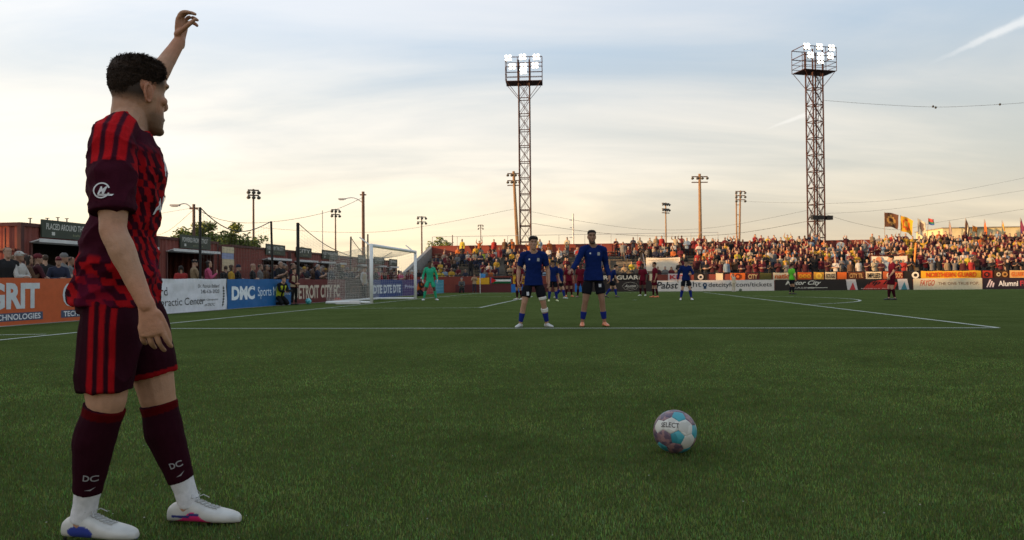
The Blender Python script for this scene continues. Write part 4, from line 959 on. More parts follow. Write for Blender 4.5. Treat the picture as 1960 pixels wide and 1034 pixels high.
def shirt_fig(J, ease=.018, flare=.01, sleeve=.72, long=False, hem=-.20, build=1., loose=1., ey=None):
    fig = Fig(); s = J['s']; rh, rs, up = frame(J); fwd = up.cross(rs)
    torso(fig, J, 0, hem, .97, ease, ease * 1.15 if ey is None else ey, flare, 26, build)
    for q, S in ((1, 'R'), (-1, 'L')):
        sh, el, wr = J['sh' + S], J['el' + S], J['wr' + S]
        fig.limb([J['neck'] - up * .01 * s + rs * q * .055 * s, J['neck'].lerp(sh, .5) + up * .012 * s, sh], [.052 * s, .064 * s, .068 * s], 0, fwd, 14, 4)
        if long: fig.limb([sh, sh.lerp(el, .5), el, el.lerp(wr, .5), el.lerp(wr, .96)], [.072 * s, .064 * s, .056 * s, .052 * s, .040 * s], 1, fwd, 14, 4, True, False)
        else: fig.limb([sh, sh.lerp(el, .3), sh.lerp(el, sleeve)], [.073 * s, (.073 * s * loose, .074 * s * loose), (.066 * s * loose, .070 * s * loose)], 1, fwd, 16, 5, True, False)
    # collar
    c = J['neck'] - up * .005 * s
    ring = [c + rs * .066 * s * math.cos(w) + fwd * (.064 * s * math.sin(w) - .004) - up * (.018 * s * max(0, math.sin(w)) ** 2) for w in np.linspace(0, 2 * math.pi, 17)]
    fig.limb(ring, [.011 * s] * 17, 2, up, 6, 1, False, False)
    return fig
def shorts_fig(J, ease=.02, length=.80, flare=.018, lengthL=None, slim=False):
    fig = Fig(); s = J['s']; rh, rs, up = frame(J); fwd = up.cross(rh)
    torso(fig, J, 0, -.20, .14, ease * .4, ease * .4, 0, 22, .92 if slim else 1.)
    for S in 'RL':
        hp, kn = J['hp' + S], J['kn' + S]; length = lengthL if (S == 'L' and lengthL) else length
        if slim: fig.limb([hp - up * .06 * s, hp.lerp(kn, .36), hp.lerp(kn, .65), hp.lerp(kn, length)], [.076 * s, .097 * s, .094 * s, .087 * s], 1, fwd, 20, 5, True, False); continue
        fig.limb([hp - up * .03 * s, hp.lerp(kn, .35), hp.lerp(kn, .65), hp.lerp(kn, length)], [.092 * s, (.100 + flare * .5) * s, (.094 + flare) * s, (.087 + flare * 1.25) * s], 1, fwd, 18, 5, True, False)
    return fig
def sock_fig(J, S, t0=.10, t1=.96, off=.006):
    fig = Fig(); s = J['s']; rh, rs, up = frame(J); fwd = up.cross(rs); kn, an = J['kn' + S], J['an' + S]; back = -fwd
    tt = [(-.3, .072), (-.15, .068), (.0, .064), (.12, .059), (.32, .063), (.62, .0485), (.9, .0365), (1., .037)]; pts = []; rad = []
    for t in np.linspace(t0, t1, 9):
        r = np.interp(t, [a for a, b in tt], [b for a, b in tt]); b = np.interp(t, [0, .12, .32, .62, .9, 1], [0, .003, .014, .006, 0, 0])
        pts.append(kn.lerp(an, t) + back * b * s); rad.append((r + off) * s)
    fig.limb(pts, rad, 0, fwd, 16, 3, False, False); return fig
def hair_mesh(J, thick=.016, front=.066, side=.018, back=-.045, rough=.004, seed=0., nphi=48, nz_=26, puff=1.):
    f = J['hf']; u = (J['hu'] - f * J['hu'].dot(f)).normalized(); r = f.cross(u); u = u * J.get('hv', 1.); c = J['head']; h = J['hs']; vs = []; ok = []
    zs = list(np.linspace(-.075, .118, nz_)) + [.1215, .1226]
    for z in zs:
        hw, fy, by = head_at(z)
        for k in range(nphi):
            w = 2 * math.pi * k / nphi; sw, cw = math.sin(w), math.cos(w)
            hl = front if sw > .75 else (side + (front - side) * max(0, (sw - .25) / .5) ** 1.2 if sw > .25 else (side if sw > -.25 else side + (back - side) * min(1, (-.25 - sw) / .6)))
            q = max(-1, min(1, (z - hl) / .03)); off = -.004 + (thick * puff + .004) * max(0, q) + (.006 * max(0, (z - .07) / .05))
            off += rough * noise.noise(Vector((cw * 9 + seed, sw * 9, z * 90))) * max(0, q)
            rad = 1 + off / max(.03, hw); radf = 1 + off / .09
            x = hw * rad * math.copysign(abs(cw) ** (2 / 2.25), cw); y = (fy + by) / 2 + (fy - by) / 2 * radf * math.copysign(abs(sw) ** (2 / 2.25), sw); zz_ = z + max(0, z - .03) / .09 * off * .9
            vs.append(c + (r * x + f * y + u * zz_) * h); ok.append(z >= hl - .012)
    fs = []
    n = nphi
    for i in range(len(zs) - 1):
        for k in range(n):
            q = (i * n + k, i * n + (k + 1) % n, (i + 1) * n + (k + 1) % n, (i + 1) * n + k)
            if all(ok[a] for a in q): fs.append(q)
    fs.append(tuple((len(zs) - 1) * n + k for k in range(n)))
    mb = MB(); mb.add(vs, fs); return mb
def skin_paint(me, J, skin, hairc, stubble=.0, fade=None, brow=True):
    co = verts(me); x, y, z = headlocal(J, co); n = len(co); cols = np.tile(np.array(skin), (n, 1)); s = J['s']
    inh = (z > -.15) & (np.abs(x) < .1) & (np.abs(y) < .14) & (z < .14)
    warm = np.array([1.12, .86, .78])
    for S in 'RL':      # slightly redder hands, knees and elbows
        for k, rr in (('wr' + S, .14), ('el' + S, .06), ('kn' + S, .07)):
            d = np.linalg.norm(co - np.array(J[k]), axis=1); w = (1 - sst(d, rr * .4, rr))[:, None] * .5; cols = cols * (1 - w) + cols * warm * w
    def blend(mask, c): 
        nonlocal cols; m = (mask * inh)[:, None]; cols = cols * (1 - m) + np.array(c) * m
    sk = np.array(skin); hc = np.array(hairc)
    ear = (np.abs(x) > .070) & (np.abs(z) < .045) & (y < .02) & (y > -.05); blend(ear * .6, sk * np.array([1.05, .70, .62]))
    blend(((np.abs(x) > .035) & (z < .0) & (z > -.06) & (y > .03)) * .25, sk * np.array([1.2, .8, .75]))
    if fade is not None:
        lo, hi = fade; fs_ = .055 * sst(y, -.025, .02); blend(sst(z - fs_, lo, hi) * (1 - sst(y, .045, .075)) * (1 - ear), hc * 1.2)
    if stubble: blend(stubble * sst(-z, .035, .075) * (1 - sst(-z, .125, .15)) * sst(y, -.03, .03) * (1 - ((np.abs(x) < .022) & (z > -.085) & (z < -.06))), hc)
    if brow: blend(.85 * np.exp(-((z - .047 - .05 * (.03 - np.abs(np.abs(x) - .03))) / .0058) ** 2) * ((np.abs(x) > .010) & (np.abs(x) < .054) & (y > .05)), hc)
    ez = np.exp(-((z - .022) / .008) ** 2) * np.exp(-((np.abs(x) - .031) / .013) ** 2) * (y > .05)
    blend(np.clip(ez * 1.1, 0, .85), np.array([.025, .018, .015]))
    blend(.6 * np.exp(-((z + .073) / .009) ** 2) * np.exp(-(x / .020) ** 2) * (y > .07), sk * np.array([1.0, .52, .50]))
    paint(me, np.clip(cols, 0, 1))
m_skin = mat('skin', (0, 0, 0), .55, .13, 34, .25, 190, attr='Col', spec=.25)
m_cloth = mat('kit_fabric', (0, 0, 0), .9, .14, 60, .35, 420, attr='Col', spec=.06)
m_shoe = mat('boot_leather', (0, 0, 0), .4, .06, 30, attr='Col', spec=.4)
m_hair = mat('hair', (0, 0, 0), .7, .35, 60, .6, 180, attr='Col', spec=.12)
def folds(J, amp, seed, fz=1.):
    def f(p):
        q = Vector((p.x if hasattr(p, 'x') else p[0], p[1], p[2]))
        return amp * (noise.noise(Vector((q.x * 9 + seed, q.y * 9, q.z * 15 * fz))) + .6 * noise.noise(Vector((q.x * 16 + q.z * 9, q.y * 16, q.z * 26 * fz + seed))))
    return f
def player(label, loc, rz, J, skin, hairc, shirt, shorts, sock, boots, voxel=.014, long=False, stubble=0., hair=dict(), name='person', group=None, shirt_fn=None, sock_t=(.30, .93), shorts_len=.72, extra=None, gloves=None, cat='person', trim=None, bare=False):
    t = thing(name, label, cat, loc, rz, group)
    fig = body_fig(J, 1.15 if voxel < .011 else 1.3); me = fuse(fig, voxel, 2, name='body'); skin_paint(me, J, skin, hairc, stubble, hair.get('fade')); b = obj('body', me, m_skin, t)
    if gloves:
        co = verts(me); ca = me.color_attributes['Col']; 
        for S in 'RL':
            d = (co - np.array(J['wr' + S])) @ np.array(J['hd' + S]); near = np.linalg.norm(co - np.array(J['wr' + S]), axis=1) < .24
            for i in np.nonzero(near & (d > -.03))[0]: ca.data[i].color = (*gloves, 1)
    me = fuse(shirt_fig(J, .014, .016, .75, long, hem=-.155, build=.96), voxel, 3, name='shirt'); displace(me, folds(J, .006, loc[0] * 3)); co = verts(me); cols = np.tile(np.array(shirt), (len(co), 1))
    if trim is not None:
        for S in 'RL': d = np.linalg.norm(np.cross(co - np.array(J['sh' + S]), np.array((J['neck'] - J['sh' + S]).normalized())), axis=1)
    if shirt_fn: cols = shirt_fn(co, cols, J)
    paint(me, cols); obj('shirt', me, m_cloth, t)
    me = fuse(shorts_fig(J, .008, shorts_len, slim=True), voxel, 3, name='shorts'); displace(me, folds(J, .005, loc[1])); paint(me, np.tile(np.array(shorts), (len(me.vertices), 1))); obj('shorts', me, m_cloth, t)
    for S in 'RL':
        me = fuse(sock_fig(J, S, sock_t[0], sock_t[1], .007), min(voxel, .012), 1, name='sock'); co = verts(me); c = np.tile(np.array(sock), (len(co), 1)); low = (co[:, 2] - J['an' + S].z) < .02
        c[low] = (.7, .7, .7); paint(me, c); obj('sock', me, m_cloth, t)
        me = fuse(shoe_fig(J, S), min(voxel, .01), 2, name='boot'); co = verts(me); c = np.tile(np.array(boots), (len(co), 1)); c[co[:, 2] < J['an' + S].z - .073] = (.05, .05, .05); paint(me, c); obj('boot', me, m_shoe, t)
    hk = {k: v for k, v in hair.items() if k != 'fade'}
    if hk.get('none') is None:
        hm = hair_mesh(J, seed=loc[0], nphi=32, nz_=16, **hk).mesh('hair'); paint(hm, np.tile(np.array(hairc), (len(hm.vertices), 1))); obj('hair', hm, m_hair, t, smooth=True)
    if extra: extra(t, J)
    return t
def decal(t_obj, me, words, origin, right, up, width, height, m, name='lettering', bold=.02, shear=0., data=None, push=.004):
    """project flat lettering onto a garment along -normal"""
    bv = BVHTree.FromPolygons([v.co for v in me.vertices], [tuple(p.vertices) for p in me.polygons])
    v, f, sz = data or text_data(words, bold, shear); nrm = right.cross(up); vs = []
    for q in v:
        p = origin + right * ((q[0] / sz[0] - .5) * width) + up * ((q[1] / sz[1] - .5) * height)
        h = bv.ray_cast(p + nrm * .3, -nrm); vs.append((h[0] + nrm * push) if h[0] else p)
    mb = MB(); mb.add(vs, f); return obj(name, mb, m, t_obj)
# ------------------------------------------------------------------ the free-kick taker in the foreground
def foreground():
    root = Vector((-1.40, 2.66, 0)); P = lambda px, py, d: at(px, py, d) - root
    fw = Vector((.95, .30, 0)).normalized()
    J = pose(1.76)
    J.update(pelvis=P(226, 540, 2.655), neck=P(247, 240, 2.63), head=P(266, 182, 2.655), hf=Vector((.53, .84, -.06)).normalized(), hu=Vector((.06, .0, 1)), hs=.965, hv=1.06,
             shR=P(216, 270, 2.475), elR=P(217, 442, 2.41), wrR=P(281, 588, 2.40), shL=P(258, 240, 2.82), elL=P(287, 166, 3.05), wrL=P(344, 78, 3.16),
             hdR=Vector((.17, .05, -.98)).normalized(), hnR=Vector((-.12, .98, -.05)).normalized(), curlR=(12, 24, 18),
             hdL=Vector((.10, .02, 1)).normalized(), hnL=Vector((1, -.12, -.1)).normalized(), curlL=(30, 46, 20), thL=(.5, .25, .85), thR=(.95, .30, .30),
             hpR=P(211, 540, 2.572), hpL=P(253, 542, 2.738), knR=P(203, 768, 2.55), anR=P(160, 984, 2.60), knL=P(302, 762, 2.77), anL=P(360, 957, 2.81),
             toR=Vector((1, -.16, 0)), toL=Vector((1, -.10, 0)))
    skin, hc = (.41, .222, .135), (.036, .022, .015)
    t = thing('person', 'foreground player in maroon kit with red stripes raising an arm, seen from behind', 'person', root)
    fig = body_fig(J, 1.0, muscle=1.1, leg=1.0); me = fuse(fig, .0033, 3, name='body')
    displace(me, lambda p: .0022 * noise.noise(Vector(p) * 15) + .0012 * noise.noise(Vector(p) * 38)); skin_paint(me, J, skin, hc, .6, (-.050, -.002)); body = obj('body', me, m_skin, t)
    s = J['s']; rh, rs, up = frame(J); fwd = up.cross(rs); A = np.array
    MAR, DMAR, REDC, MAG = A((.046, .0065, .015)), A((.022, .003, .007)), A((.42, .008, .012)), A((.13, .008, .032))
    # shirt
    me = fuse(shirt_fig(J, .020, .010, .80, hem=-.13, loose=1.0, build=.94, ey=.010), .0045, 4, name='shirt')
    el = J['elR']; ptc = J['pelvis']
    def fold(p):
        q = Vector(p); zrel = (q - ptc).dot(up)
        a = .010 * noise.noise(Vector((q.x * 7 + q.z * 3, q.y * 7, q.z * 9))) + .007 * noise.noise(Vector((q.x * 14 - q.z * 10, q.y * 14, q.z * 22 + 5)))
        a += .006 * math.sin(q.z * 42 + 5 * noise.noise(q * 5)) * max(0, min(1, (.34 - zrel) / .2)) * .6
        if zrel > .40: a *= .65
        rg = 1 - abs(noise.noise(Vector((q.x * 5.5 + q.z * 4.5, q.y * 5.5, q.z * 6.5 - q.x * 3)))); a += .011 * (rg ** 6 - .2) * max(.25, min(1, (.42 - zrel) / .25))
        rg = 1 - abs(noise.noise(Vector((q.x * 9 - q.z * 9, q.y * 9, q.z * 4 + q.x * 6 + 4)))); a += .007 * (rg ** 6 - .2)
        return a
    displace(me, fold); co = verts(me)
    loc_r = (co - A(J['pelvis'])) @ A(rs); loc_f = (co - A(J['pelvis'])) @ A(fwd); loc_u = (co - A(J['pelvis'])) @ A(up)
    cols = np.tile(MAR, (len(co), 1))
    ang = np.arctan2(loc_f, loc_r)         # 0 = right side, +pi/2 = front
    # zigzag print on the front and around the hem
    u = ang * .17 * 1.0; v = loc_u
    row = np.floor(v / .024); fr = v / .024 - row
    zig = (np.abs(((u / .085 + row * .5 + .18 * np.sin(row * 2.7) + .12 * (fr - .5)) % 1.0) - .5) * 2)
    nzv = A([noise.noise(Vector((a * 26, b * 26, 3.1))) for a, b in zip(u, v)]); nz2 = A([noise.noise(Vector((a * 9, b * 9, 8.1))) for a, b in zip(u, v)])
    redm = sst(zig + nzv * .36, .46, .54)
    front = sst(ang, .30, .62) * (1 - sst(loc_u, .40, .50)) + 0; hemm = 1 - sst(loc_u + .02 * nz2, .085, .105)
    arm = np.linalg.norm(np.cross(co - A(J['shR']), A((J['elR'] - J['shR']).normalized())), axis=1) < .082
    along = (co - A(J['shR'])) @ A((J['elR'] - J['shR']).normalized()); onarm = arm & (along > -.02) & (loc_r > .12)
    reg = np.clip(front + hemm, 0, 1) * (~onarm)
    shade = MAG[None] * (.5 + .5 * sst(nz2, -.2, .3))[:, None]
    printed = redm[:, None] * (REDC * .80) + (1 - redm)[:, None] * (.45 * DMAR + .55 * shade * .55)
    cols = cols * (1 - reg[:, None]) + printed * reg[:, None]
    cols = np.where((hemm > .5)[:, None] & (~onarm)[:, None] & (nz2 > .22)[:, None], cols * .5 + MAG * .45, cols)
    # three shoulder stripes on each side and red collar
    for S in 'RL':
        sh, e = J['sh' + S], J['el' + S]; ax = (e - sh).normalized(); acr = fwd if S == 'R' else fwd
        d = (co - A(sh)); a1 = d @ A(ax); yy = d @ A(acr); side = (d @ A(rs)) * (1 if S == 'R' else -1)
        nearn = (side > -.13) & (a1 < .095) & (loc_u > .30) & (np.linalg.norm(d, axis=1) < .20)
        nh = d @ A((rs if S == 'R' else -rs)) > -.115
        for o in (-.040, -.002, .036):
            m = ((nearn & nh & (d @ A(up) > -.11)) * (1 - sst(np.abs(yy - o - .006), .0095, .0135)))[:, None]; cols = cols * (1 - m) + REDC * m
    dn = (co - A(J['neck'])); rr = np.sqrt((dn @ A(rs)) ** 2 + (dn @ A(fwd)) ** 2); cols[(rr < .084) & (dn @ A(up) > -.028)] = REDC * .85
    seam = (np.abs(along - (J['elR'] - J['shR']).length * .80) < .018) & onarm; cols[seam] = MAR * .8
    paint(me, cols); shirt = obj('shirt', me, m_cloth, t)
    # sleeve emblem
    c0 = J['shR'].lerp(J['elR'], .585); rt = Vector((1, 0, 0)); u3 = Vector((0, 0, 1)); wm = mat('pale_print', (.62, .60, .60), .7)
    ring = MB(); pts = []; 
    for k in range(40):
        for q in (.0, 1.0):
            w = .35 + 5.6 * k / 39; r_ = .0285 + q * .006; pts.append((r_ * math.cos(w) + .035, r_ * math.sin(w) + .035, 0))
    dat = (A(pts), [(2 * i, 2 * i + 1, 2 * i + 3, 2 * i + 2) for i in range(39)], A((.07, .07, 0)))
    decal(shirt, me, '', c0, rt, u3, .052, .052, wm, 'emblem', data=dat)
    decal(shirt, me, 'M', c0 + Vector((.003, 0, .0)), rt, u3, .029, .025, wm, 'emblem', .03, .45)
    decal(shirt, me, '-', c0 + Vector((.012, 0, -.014)), rt, u3, .048, .006, wm, 'emblem', .03, .2)
    # chest crest and sponsor seen on edge, back number
    decal(shirt, me, 'A', J['pelvis'] + up * .42 + fwd * .1 + rs * .0, -rs, up, .05, .06, wm, 'emblem', .03)
    decal(shirt, me, 'ALLY', J['pelvis'] + up * .285 + fwd * .1 - rs * .02, -rs, up, .17, .045, wm, 'lettering', .03)
    decal(shirt, me, '7', J['pelvis'] + up * .36 - fwd * .1, rs, up, .12, .20, wm, 'number', .04)
    # shorts
    me = fuse(shorts_fig(J, .008, .91, .012, .80, True), .0045, 4, name='shorts')
    def fold2(p):
        q = Vector(p); rg = 1 - abs(noise.noise(Vector((q.x * 6 + q.z * 2.5, q.y * 6, q.z * 3.5)))); return .014 * (rg ** 6 - .2) + .008 * noise.noise(Vector((q.x * 8, q.y * 8, q.z * 6))) + .005 * noise.noise(Vector((q.x * 17, q.y * 17, q.z * 14 + q.x * 8)))
    displace(me, fold2); co = verts(me); cols = np.tile(DMAR * 1.15, (len(co), 1))
    ax = (J['knR'] - J['hpR']); d = co - A(J['hpR']); tt = d @ A(ax) / ax.length_squared; ctr = d - tt[:, None] * A(ax)[None]
    acr = fwd; yy = ctr @ A(acr); side = ctr @ A(rs)
    for o in (-.032, .0, .032):
        m = ((side > .03) * (1 - sst(np.abs(yy - o + .004), .0065, .0105)))[:, None]; cols = cols * (1 - m) + REDC * .72 * m
    axl = (J['knL'] - J['hpL']); tl = (co - A(J['hpL'])) @ A(axl) / axl.length_squared; onl = ((co - A(J['pelvis'])) @ A(rh)) < 0
    cols[onl & (tl > .755)] = REDC * .6
    paint(me, cols); sh_o = obj('shorts', me, m_cloth, t)
    decal(sh_o, me, 'DC', J['hpL'].lerp(J['knL'], .68) + fwd * .08, Vector((.9, -.4, 0)).normalized(), u3, .05, .035, wm, 'emblem', .02, .3)
    # socks: maroon tube with red band, white crew sock below
    for S in 'RL':
        me = fuse(sock_fig(J, S, .045, .80, .007), .005, 3, name='sock'); co = verts(me); kn, an = J['kn' + S], J['an' + S]; q = (co - A(kn)) @ A((an - kn).normalized()) / (an - kn).length
        displace(me, lambda p: .0025 * noise.noise(Vector(p) * 22)); c = np.tile(DMAR * 1.1, (len(co), 1)); c[(q < .125) & (q > .05)] = REDC * .17; paint(me, c); so = obj('sock', me, m_cloth, t)
        u_ = (kn - an).normalized(); rt_ = Vector((.97, -.1, 0)); rt_ = (rt_ - u_ * rt_.dot(u_)).normalized(); off = rt_ * (.026 if S == 'R' else .024)
        decal(so, me, 'DC', kn.lerp(an, .62) + off, rt_, u_, .036, .023, mat('grey_print', (.30, .28, .28), .7), 'lettering', .02)
        tri = (A([(0, 0, 0), (.6, 0, 0), (1, 1, 0), (.55, .35, 0)]), [(0, 1, 2, 3)], A((1, 1, 0))); decal(so, me, '', kn.lerp(an, .715) + off * 1.1, rt_, u_, .026, .014, mat('grey_print', (.3, .28, .28)), 'emblem', data=tri)
        me = fuse(sock_fig(J, S, .74, 1.06, .0035), .0055, 2, name='ankle_sock'); displace(me, lambda p: .0018 * noise.noise(Vector(p) * 40)); paint(me, np.tile(A((.62, .60, .60)), (len(me.vertices), 1))); obj('ankle_sock', me, m_cloth, t)
        me = fuse(shoe_fig(J, S), .0045, 4, name='boot'); co = verts(me); T = Vector((J['to' + S].x, J['to' + S].y, 0)).normalized(); sd = T.cross(Vector((0, 0, 1)))
        dd = (co - A(an)) @ A(T); zz_ = co[:, 2] - (an.z - .085 * s); gr = A([noise.noise(Vector(p) * 28) for p in co]); c = np.tile(A((.50, .485, .465)), (len(co), 1)) * (1 - .22 * np.clip(gr + .3 * (zz_ < .03), 0, 1))[:, None] * A((1, .99, .95)); out_ = (co - A(an)) @ A(sd)
        top = .012 + .036 * np.exp(-((dd - .035) / .04) ** 2)
        pink, navy = A((.62, .025, .14)), A((.02, .03, .16))
        if S == 'L': c[(zz_ < top) & (dd > -.04) & (dd < .13)] = pink; c[(np.abs(zz_ - .030 - .10 * (dd + .05) * (dd > .02)) < .005) & (dd > -.05) & (dd < .06)] = navy
        else: c[((dd - .01) ** 2 / .0025 + (zz_ - .028) ** 2 / .0006) < 1] = navy * 1.6
        c[zz_ < .010] = A((.30, .05, .10)) if S == 'L' else A((.12, .12, .3)); paint(me, c); bo = obj('boot', me, m_shoe, t)
        lm = MB(); bv = BVHTree.FromPolygons([x.co for x in me.vertices], [tuple(p.vertices) for p in me.polygons])
        def on(d_, w_):
            p = Vector((an.x, an.y, an.z + .2)) + T * d_ + sd * w_; h = bv.ray_cast(p, Vector((0, 0, -1))); return (h[0] + Vector((0, 0, .003))) if h[0] else p - Vector((0, 0, .2))
        for k in range(6):
            d0 = .035 + k * .0145; lm.path([on(d0, -.017), on(d0 + .004, 0), on(d0 + .010, .017)], .0022, 5); lm.path([on(d0 + .010, -.017), on(d0 + .004, 0), on(d0, .017)], .0022, 5)
        k0 = on(.03, 0) + Vector((0, 0, .004)); 
        for q in (-1, 1):
            lm.path([k0, k0 + T * -.004 + sd * q * .018 + Vector((0, 0, .022)), k0 + sd * q * .032 + Vector((0, 0, .006)), k0 + sd * q * .008], .0022, 5); lm.path([k0, k0 + sd * q * .02 + T * .02 + Vector((0, 0, .006)), k0 + sd * q * .034 + T * .035 - Vector((0, 0, .008))], .002, 5)
        obj('laces', lm, mat('grey_lace', (.40, .39, .37), .8), bo)
        for (d_, w_) in ((-.055, -.02), (-.055, .02), (.06, -.03), (.06, .03), (.11, -.03), (.11, .03), (.15, 0)):
            p = Vector((an.x, an.y, an.z - .085 * s)) + T * d_ * s + sd * w_ * s; obj('stud', MB().tube(p + Vector((0, 0, .008)), p + Vector((0, 0, -.006)), .006, .004, 6), m_black, bo)
    # hair: short crop with a faded nape
    hm = hair_mesh(J, thick=.0035, front=.082, side=.024, back=-.014, rough=.004, nphi=72, nz_=40).mesh('hair'); paint(hm, np.tile(A(hc), (len(hm.vertices), 1))); ho = obj('hair', hm, m_hair, t, smooth=True)
    rr_ = random.Random(4); mb = MB(); pol = [p for p in hm.polygons]; f = J['hf']; cen = J['head']
    for i in range(12000):
        p = rr_.choice(pol); vs = [hm.vertices[k].co for k in p.vertices[:4]]; a, b = rr_.random(), rr_.random(); c = vs[0].lerp(vs[1], a).lerp(vs[-1].lerp(vs[2 % len(vs)], a), b)
        n_ = p.normal; n_ = n_ if n_.dot(c - cen) > 0 else -n_; hz = (c - cen).z
        ln = (.005 + .011 * max(0, min(1, (hz - .04) / .07))) * rr_.uniform(.6, 1.2); dr = (n_ * (.02 if hz < .06 else .20) + (-f) * .1 + Vector((0, 0, -.5)) * (1 if hz < .08 else .0) + f * (.6 if hz > .08 else .25) + Vector((rr_.gauss(0, .2), rr_.gauss(0, .2), rr_.gauss(0, .2)))).normalized()
        sd = dr.cross(n_).normalized() * .0011; mb.add([c - sd, c + sd, c + dr * ln * .6 + n_ * .002 + sd * .7, c + dr * ln], [(0, 1, 2), (0, 2, 3)])
    hs = mb.mesh('strands'); paint(hs, np.tile(A((.035, .022, .015)), (len(hs.vertices), 1))); so = obj('strands', hs, m_hair, ho, kind='stuff')
    return t
foreground()

# ------------------------------------------------------------------ the match ball
def panel_ball(name, label, c, r, cols, rot, words=None, fine=True):
    t = thing(name, label, 'ball', c)
    phi = (1 + 5 ** .5) / 2; ico = [Vector(v).normalized() for v in [(-1, phi, 0), (1, phi, 0), (-1, -phi, 0), (1, -phi, 0), (0, -1, phi), (0, 1, phi), (0, -1, -phi), (0, 1, -phi), (phi, 0, -1), (phi, 0, 1), (-phi, 0, -1), (-phi, 0, 1)]]
    faces = [(0, 11, 5), (0, 5, 1), (0, 1, 7), (0, 7, 10), (0, 10, 11), (1, 5, 9), (5, 11, 4), (11, 10, 2), (10, 7, 6), (7, 1, 8), (3, 9, 4), (3, 4, 2), (3, 2, 6), (3, 6, 8), (3, 8, 9), (4, 9, 5), (2, 4, 11), (6, 2, 10), (8, 6, 7), (9, 8, 1)]
    nb = {i: set() for i in range(12)}
    for f in faces:
        for a in f: nb[a] |= set(f) - {a}
    def order(pts, ctr):
        x = (pts[0] - ctr * pts[0].dot(ctr)).normalized(); y = ctr.cross(x); return sorted(pts, key=lambda p: math.atan2(p.dot(y), p.dot(x)))
    pan = []
    for i in range(12): pan.append((ico[i], order([ico[i].lerp(ico[j], 1 / 3).normalized() for j in nb[i]], ico[i]), 0))
    for f in faces:
        ctr = sum((ico[k] for k in f), Vector()).normalized(); pts = []
        for a in f:
            for b in f:
                if a != b: pts.append(ico[a].lerp(ico[b], 1 / 3).normalized())
        pan.append((ctr, order(pts, ctr), 1))
    for k, (ctr, pts, kind) in enumerate(pan):
        mb = MB(); rings = []; ctr = rot @ ctr; pts = [rot @ p for p in pts]; loop = []
        for i in range(len(pts)):
            a, b = pts[i], pts[(i + 1) % len(pts)]
            for q in range(6): loop.append(a.lerp(b, q / 6).normalized())
        n = len(loop); vs = []
        for (s_, d) in ((.999, -.028), (.975, -.006), (.93, .0), (.7, .003), (.35, .004)): vs += [ctr.lerp(p, s_).normalized() * (r * (1 + d)) for p in loop]
        vs.append(ctr * r * 1.004); fs = []
        for j in range(4): fs += [(j * n + i, j * n + (i + 1) % n, (j + 1) * n + (i + 1) % n, (j + 1) * n + i) for i in range(n)]
        fs += [(4 * n + i, 4 * n + (i + 1) % n, 5 * n) for i in range(n)]
        mb.add([v + Vector((0, 0, r)) for v in vs], fs); obj('panel', mb, cols(k, kind, ctr), t, smooth=True)
    mb = MB(); mb.lathe((0, 0, r), [(r * .962 * math.sin(w), -r * .962 * math.cos(w)) for w in np.linspace(.02, math.pi - .02, 24)], 32); obj('core', mb, pm((30, 80, 90)), t, smooth=True)
    return t
def ball_mat(name, c1, c2, scale=18):
    m = bpy.data.materials.new(name); m.use_nodes = True; tt = m.node_tree; p = tt.nodes['Principled BSDF']; p.inputs['Roughness'].default_value = .42
    tcn = tt.nodes.new('ShaderNodeTexCoord'); vo = tt.nodes.new('ShaderNodeTexVoronoi'); vo.inputs['Scale'].default_value = scale; tt.links.new(tcn.outputs['Object'], vo.inputs['Vector'])
    rp = tt.nodes.new('ShaderNodeValToRGB'); rp.color_ramp.elements[0].color = c1 + (1,); rp.color_ramp.elements[1].color = c2 + (1,); rp.color_ramp.elements[0].position = .25; rp.color_ramp.elements[1].position = .75
    tt.links.new(vo.outputs['Color'], rp.inputs[0]); tt.links.new(rp.outputs[0], p.inputs['Base Color'])
    nz = tt.nodes.new('ShaderNodeTexNoise'); nz.inputs['Scale'].default_value = 260; bp = tt.nodes.new('ShaderNodeBump'); bp.inputs['Strength'].default_value = .15; bp.inputs['Distance'].default_value = .002
    tt.links.new(tcn.outputs['Object'], nz.inputs['Vector']); tt.links.new(nz.outputs[0], bp.inputs['Height']); tt.links.new(bp.outputs[0], p.inputs['Normal']); return m
bw = ball_mat('ball_white', (.44, .42, .37), (.60, .58, .52)); bt = ball_mat('ball_teal', (.03, .21, .25), (.06, .33, .38)); bgm = ball_mat('ball_mauve', (.07, .05, .09), (.27, .15, .15), 55); bb = ball_mat('ball_blue', (.03, .14, .28), (.05, .22, .36))
def cols1(k, kind, ctr):
    if kind == 0: return bt if k % 3 else bb
    return bw if (k * 7) % 10 in (0, 4, 6) else bgm
bc = gnd(1294, 868)
def rot_to(face_dir):      # turn a hexagon to look along face_dir
    h = Vector((0, 0, 0)); phi = (1 + 5 ** .5) / 2; hexc_ = (Vector((-1, phi, 0)).normalized() + Vector((-phi, 0, 1)).normalized() + Vector((0, 1, phi)).normalized()).normalized(); return hexc_.rotation_difference(face_dir).to_matrix()
fd = Vector((-.36, -.80, .46)).normalized()
BR = .110
def cols_a(k, kind, ctr):
    if ctr.dot(fd) > .98 or (kind == 0 and (ctr - fd).dot(Vector((-fd.y, fd.x, 0))) < -.3 and ctr.dot(fd) > .5 and abs(ctr.z - fd.z) < .35): return bw
    return cols1(k, kind, ctr)
ball = panel_ball('football', 'white, teal and mauve match ball lying in front of the camera', (bc.x, bc.y + .02, -.003), BR, cols_a, Matrix.Rotation(R(8), 3, fd) @ rot_to(fd))
v, f, sz = text_data('SELECT', .012); rtv = Vector((0, 0, 1)).cross(fd).normalized() * 1; rtv = Vector((-fd.y, fd.x, 0)).normalized(); upv = fd.cross(rtv); 
if upv.z < 0: upv = -upv
if rtv.x < 0: rtv = -rtv
vs = []
